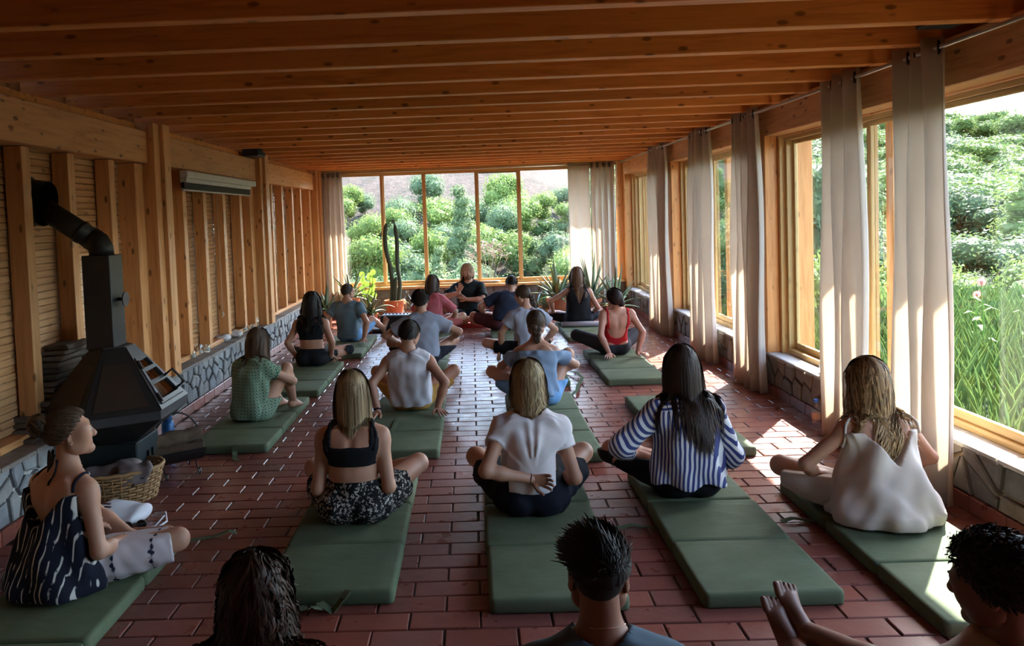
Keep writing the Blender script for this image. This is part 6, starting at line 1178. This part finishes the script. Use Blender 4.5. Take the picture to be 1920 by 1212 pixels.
aloe(1.38, 12.85, .17, .29, 22, .62, .036, .7, 'broad-leaved aloe in a wide terracotta pot left of the woman in the black tank top', 6, .12, (.2, 1.35)); aloe(2.14, 11.75, .13, .26, 18, .60, .030, .8, 'pale aloe in a terracotta pot behind the woman in the red swimsuit', 7, .1, (.2, 1.35)); aloe(1.92, 12.65, .15, .28, 24, .74, .024, .5, 'tall spiky aloe in the far right corner in front of the curtain', 8, .0, (.5, 1.4))
ct = thing('potted_cactus', 'tall columnar cactus with two stems in a large terracotta pot', 'cactus', (-1.33, 12.95, 0)); pot(ct, .165, .33); CAC = plain('cactus_green', (.055, .075, .045), .6, .3, 0, .4, 25)
def column(pts, r_, name, mat):
    m = MB(); P = np.array(pts, float); t = np.linspace(0, len(P)-1, 26); P = np.stack([np.interp(t, np.arange(len(P)), P[:, i]) for i in range(3)], 1)
    for _ in range(3): P[1:-1] = (P[:-2]+P[1:-1]*2+P[2:])/4
    n = 20; k = 0
    for i, p in enumerate(P):
        for j in range(n): a = 2*math.pi*j/n; q = r_*(1 if j % 2 else .72)*(1 if i < 24 else (.8 if i == 24 else .35)); m.v.append((p[0]+q*math.cos(a), p[1]+q*math.sin(a), p[2]))
    m.f += [(i*n+j, i*n+(j+1) % n, (i+1)*n+(j+1) % n, (i+1)*n+j) for i in range(len(P)-1) for j in range(n)]+[tuple((len(P)-1)*n+j for j in range(n))]; return m.obj(name, mat, ct, True)
column([(-.06, 0, .30), (-.035, 0, .55), (-.045, 0, .85), (-.12, 0, 1.15), (-.13, 0, 1.4), (-.10, 0, 1.62)], .036, 'stem', CAC); column([(.06, 0, .30), (.10, .0, .6), (.06, .0, .95), (.075, 0, 1.3), (.045, 0, 1.60)], .036, 'stem', CAC); column([(.01, -.04, .30), (.02, -.04, .50), (.03, -.04, .72)], .030, 'stem', CAC)
MB().tube([(.045, 0, 1.60), (.02, 0, 1.66), (.0, 0, 1.68)], [.012, .018, .006], 6).obj('bud', plain('dark_bud', (.02, .02, .015)), ct)
for k in range(9): blade(ct, (.02, -.02, .30), k*.7, .26, .5, 1.8, .006, ALOEY)
BRY = leafy('bright_leaf', (.22, .38, .03), (.36, .5, .05), .5); bp = thing('leafy_pot_plant', 'small bright-leaved plant between the far left aloes', 'plant', (-1.78, 12.98, 0)); pot(bp, .09, .2)
for k in range(14): a = k*2.4; MB().tube([(0, 0, .18), (.05*math.cos(a), .05*math.sin(a), .35), (.10*math.cos(a), .08*math.sin(a), .42+.03*k)], .004, 4).obj('stalk', BRY, bp); c_ = V((.10*math.cos(a), .08*math.sin(a), .42+.03*k)); mesh_obj('leaf', [c_+V((.05*math.cos(q), .02*math.sin(q), .05*math.sin(q))) for q in np.linspace(0, 5.5, 8)], [tuple(range(8))], BRY, bp)
GB = glass('green_bottle_glass', (.55, .80, .68), .03, 2.5)
for x, y, s_, l in ((1.18, 13.1, 1.0, 'green glass demijohn on the floor behind the plait'), (-1.14, 13.2, .95, 'pale glass demijohn on the floor beside the cactus pot')):
    g = thing('demijohn', l, 'glass bottle', (x, y, 0)); smooth_by_angle(MB().lathe([(r_*s_, z*s_) for r_, z in ((.09, 0), (.135, .04), (.15, .14), (.135, .24), (.08, .33), (.035, .38), (.03, .46), (.036, .47), (.036, .49), (.026, .49))], 28).obj('bottle', GB if x > 0 else glass('pale_bottle_glass', (.80, .88, .84), .03, 2.5), g))
am_ = thing('amplifier', 'black portable amplifier with knobs on the floor near the plants', 'amplifier', (-1.16, 11.52, 0), math.radians(-8)); AB = plain('black_tolex', (.012, .012, .014), .6); MB().box((-.23, -.14, .0), (.23, .14, .26), .012).obj('cabinet', AB, am_); MB().box((-.21, -.11, .26), (.21, .11, .268)).obj('control_panel', plain('dark_panel', (.03, .03, .034), .4), am_); MB().box((-.20, -.146, .02), (.20, -.14, .23)).obj('grille_cloth', plain('grille', (.02, .02, .022), .9), am_)
for k in range(7): MB().lathe([(.012, 0), (.010, .022)], 10).obj('knob', plain('knob_grey', (.10, .10, .11), .4), am_, loc=(-.17+.055*k, .0, .268))
MB().tube([(.08, -.15, .15), (.06, -.18, .08), (.10, -.20, .02), (.2, -.16, .006), (.3, -.1, .006)], .006, 6).obj('cable', AB, am_, True)
fc = thing('flat_case', 'flat black case on the floor left of the amplifier', 'case', (-1.53, 11.62, 0), math.radians(-4)); MB().box((-.17, -.15, 0), (.17, .15, .05), .01).obj('shell', AB, fc); MB().box((-.14, -.13, .05), (.14, .10, .058), .003).obj('lid', AB, fc)
tw = thing('rolled_towel', 'rolled pale grey towel behind the woman in the black tank top', 'towel', (1.50, 11.0, .066)); m = MB(); m.tube([(-.27, 0, .038), (0, .003, .039), (.27, -.004, .037)], .037, 16); 
m.obj('roll', fabric('grey_towel', (.36, .33, .36)), tw, True); MB().tube([(.268+.004, .03*math.cos(t)*(1-t/14), .038+.03*math.sin(t)*(1-t/14)) for t in np.linspace(0, 12, 40)], .003, 4).obj('roll_edge', fabric('grey_towel', (.36, .33, .36)), tw)
DW = wood('driftwood', (.45, .27, .15), (.3, .16, .08), 'X')
for x, L, y, h_, l in ((.30, .34, 13.56, .05, 'rough wooden log lying on the far window sill right of the teacher'), (-.42, .42, 13.58, .035, 'flat rough plank on the far window sill left of the teacher')):
    g = thing('wood_piece', l, 'wood', (x, y, .502)); m = MB().tube([(-L/2, 0, h_/2), (-L/4, .004, h_*.55), (0, -.004, h_*.5), (L/4, .003, h_*.55), (L/2, 0, h_*.45)], [h_*.45, h_*.5, h_*.47, h_*.5, h_*.42], 10); m.obj('bark', DW, g, True); MB().tube([(L/2-.004, 0, h_*.45), (L/2+.002, 0, h_*.45)], h_*.4, 10).obj('cut_end', LOGE, g)
# small things by the side windows
PB = glass('thin_plastic', (.86, .89, .92), .25, 4.0)
for x, y, l, s_ in ((2.755, 6.02, 'crumpled clear plastic bag on the sill left of the near curtain', 1), (2.70, 5.35, 'crumpled pale plastic bag on the sill behind the near curtain', 1.0)):
    g = thing('plastic_bag', l, 'bag', (x, y, .36)); lump('film', fabric('pale_plastic', (.55, .60, .66), .35, trans=.3), g, ((-.09, -.18, 0), (.09, .18, .13)), .010, int(y*7), .018, 34, [ell(A(0, 0, .05), A(.075*s_, .15*s_, .055*s_))])
wb_ = thing('plastic_bottle', 'clear plastic bottle with blue cap on the floor behind the second curtain', 'bottle', (2.56, 5.86, 0)); smooth_by_angle(MB().lathe([(.028, 0), (.032, .01), (.032, .06), (.029, .08), (.032, .10), (.032, .14), (.014, .18), (.014, .195)], 18).obj('body', CG, wb_)); MB().lathe([(.016, .195), (.016, .22)], 14).obj('cap', plain('blue_plastic', (.03, .12, .45), .4), wb_); smooth_by_angle(MB().lathe([(.0325, .065), (.0325, .115)], 18).obj('wrapper', plain('peach_label', (.55, .32, .22), .5), wb_))
wc = thing('white_bottle', 'white bottle on the sunlit mat at the right edge', 'bottle', (2.30, 3.28, .066)); smooth_by_angle(MB().lathe([(.034, 0), (.036, .01), (.036, .10), (.022, .13), (.022, .14)], 18).obj('body', plain('white_plastic', (.7, .7, .7), .4), wc)); MB().lathe([(.024, .14), (.024, .165)], 14).obj('cap', plain('white_plastic', (.7, .7, .7), .4), wc)
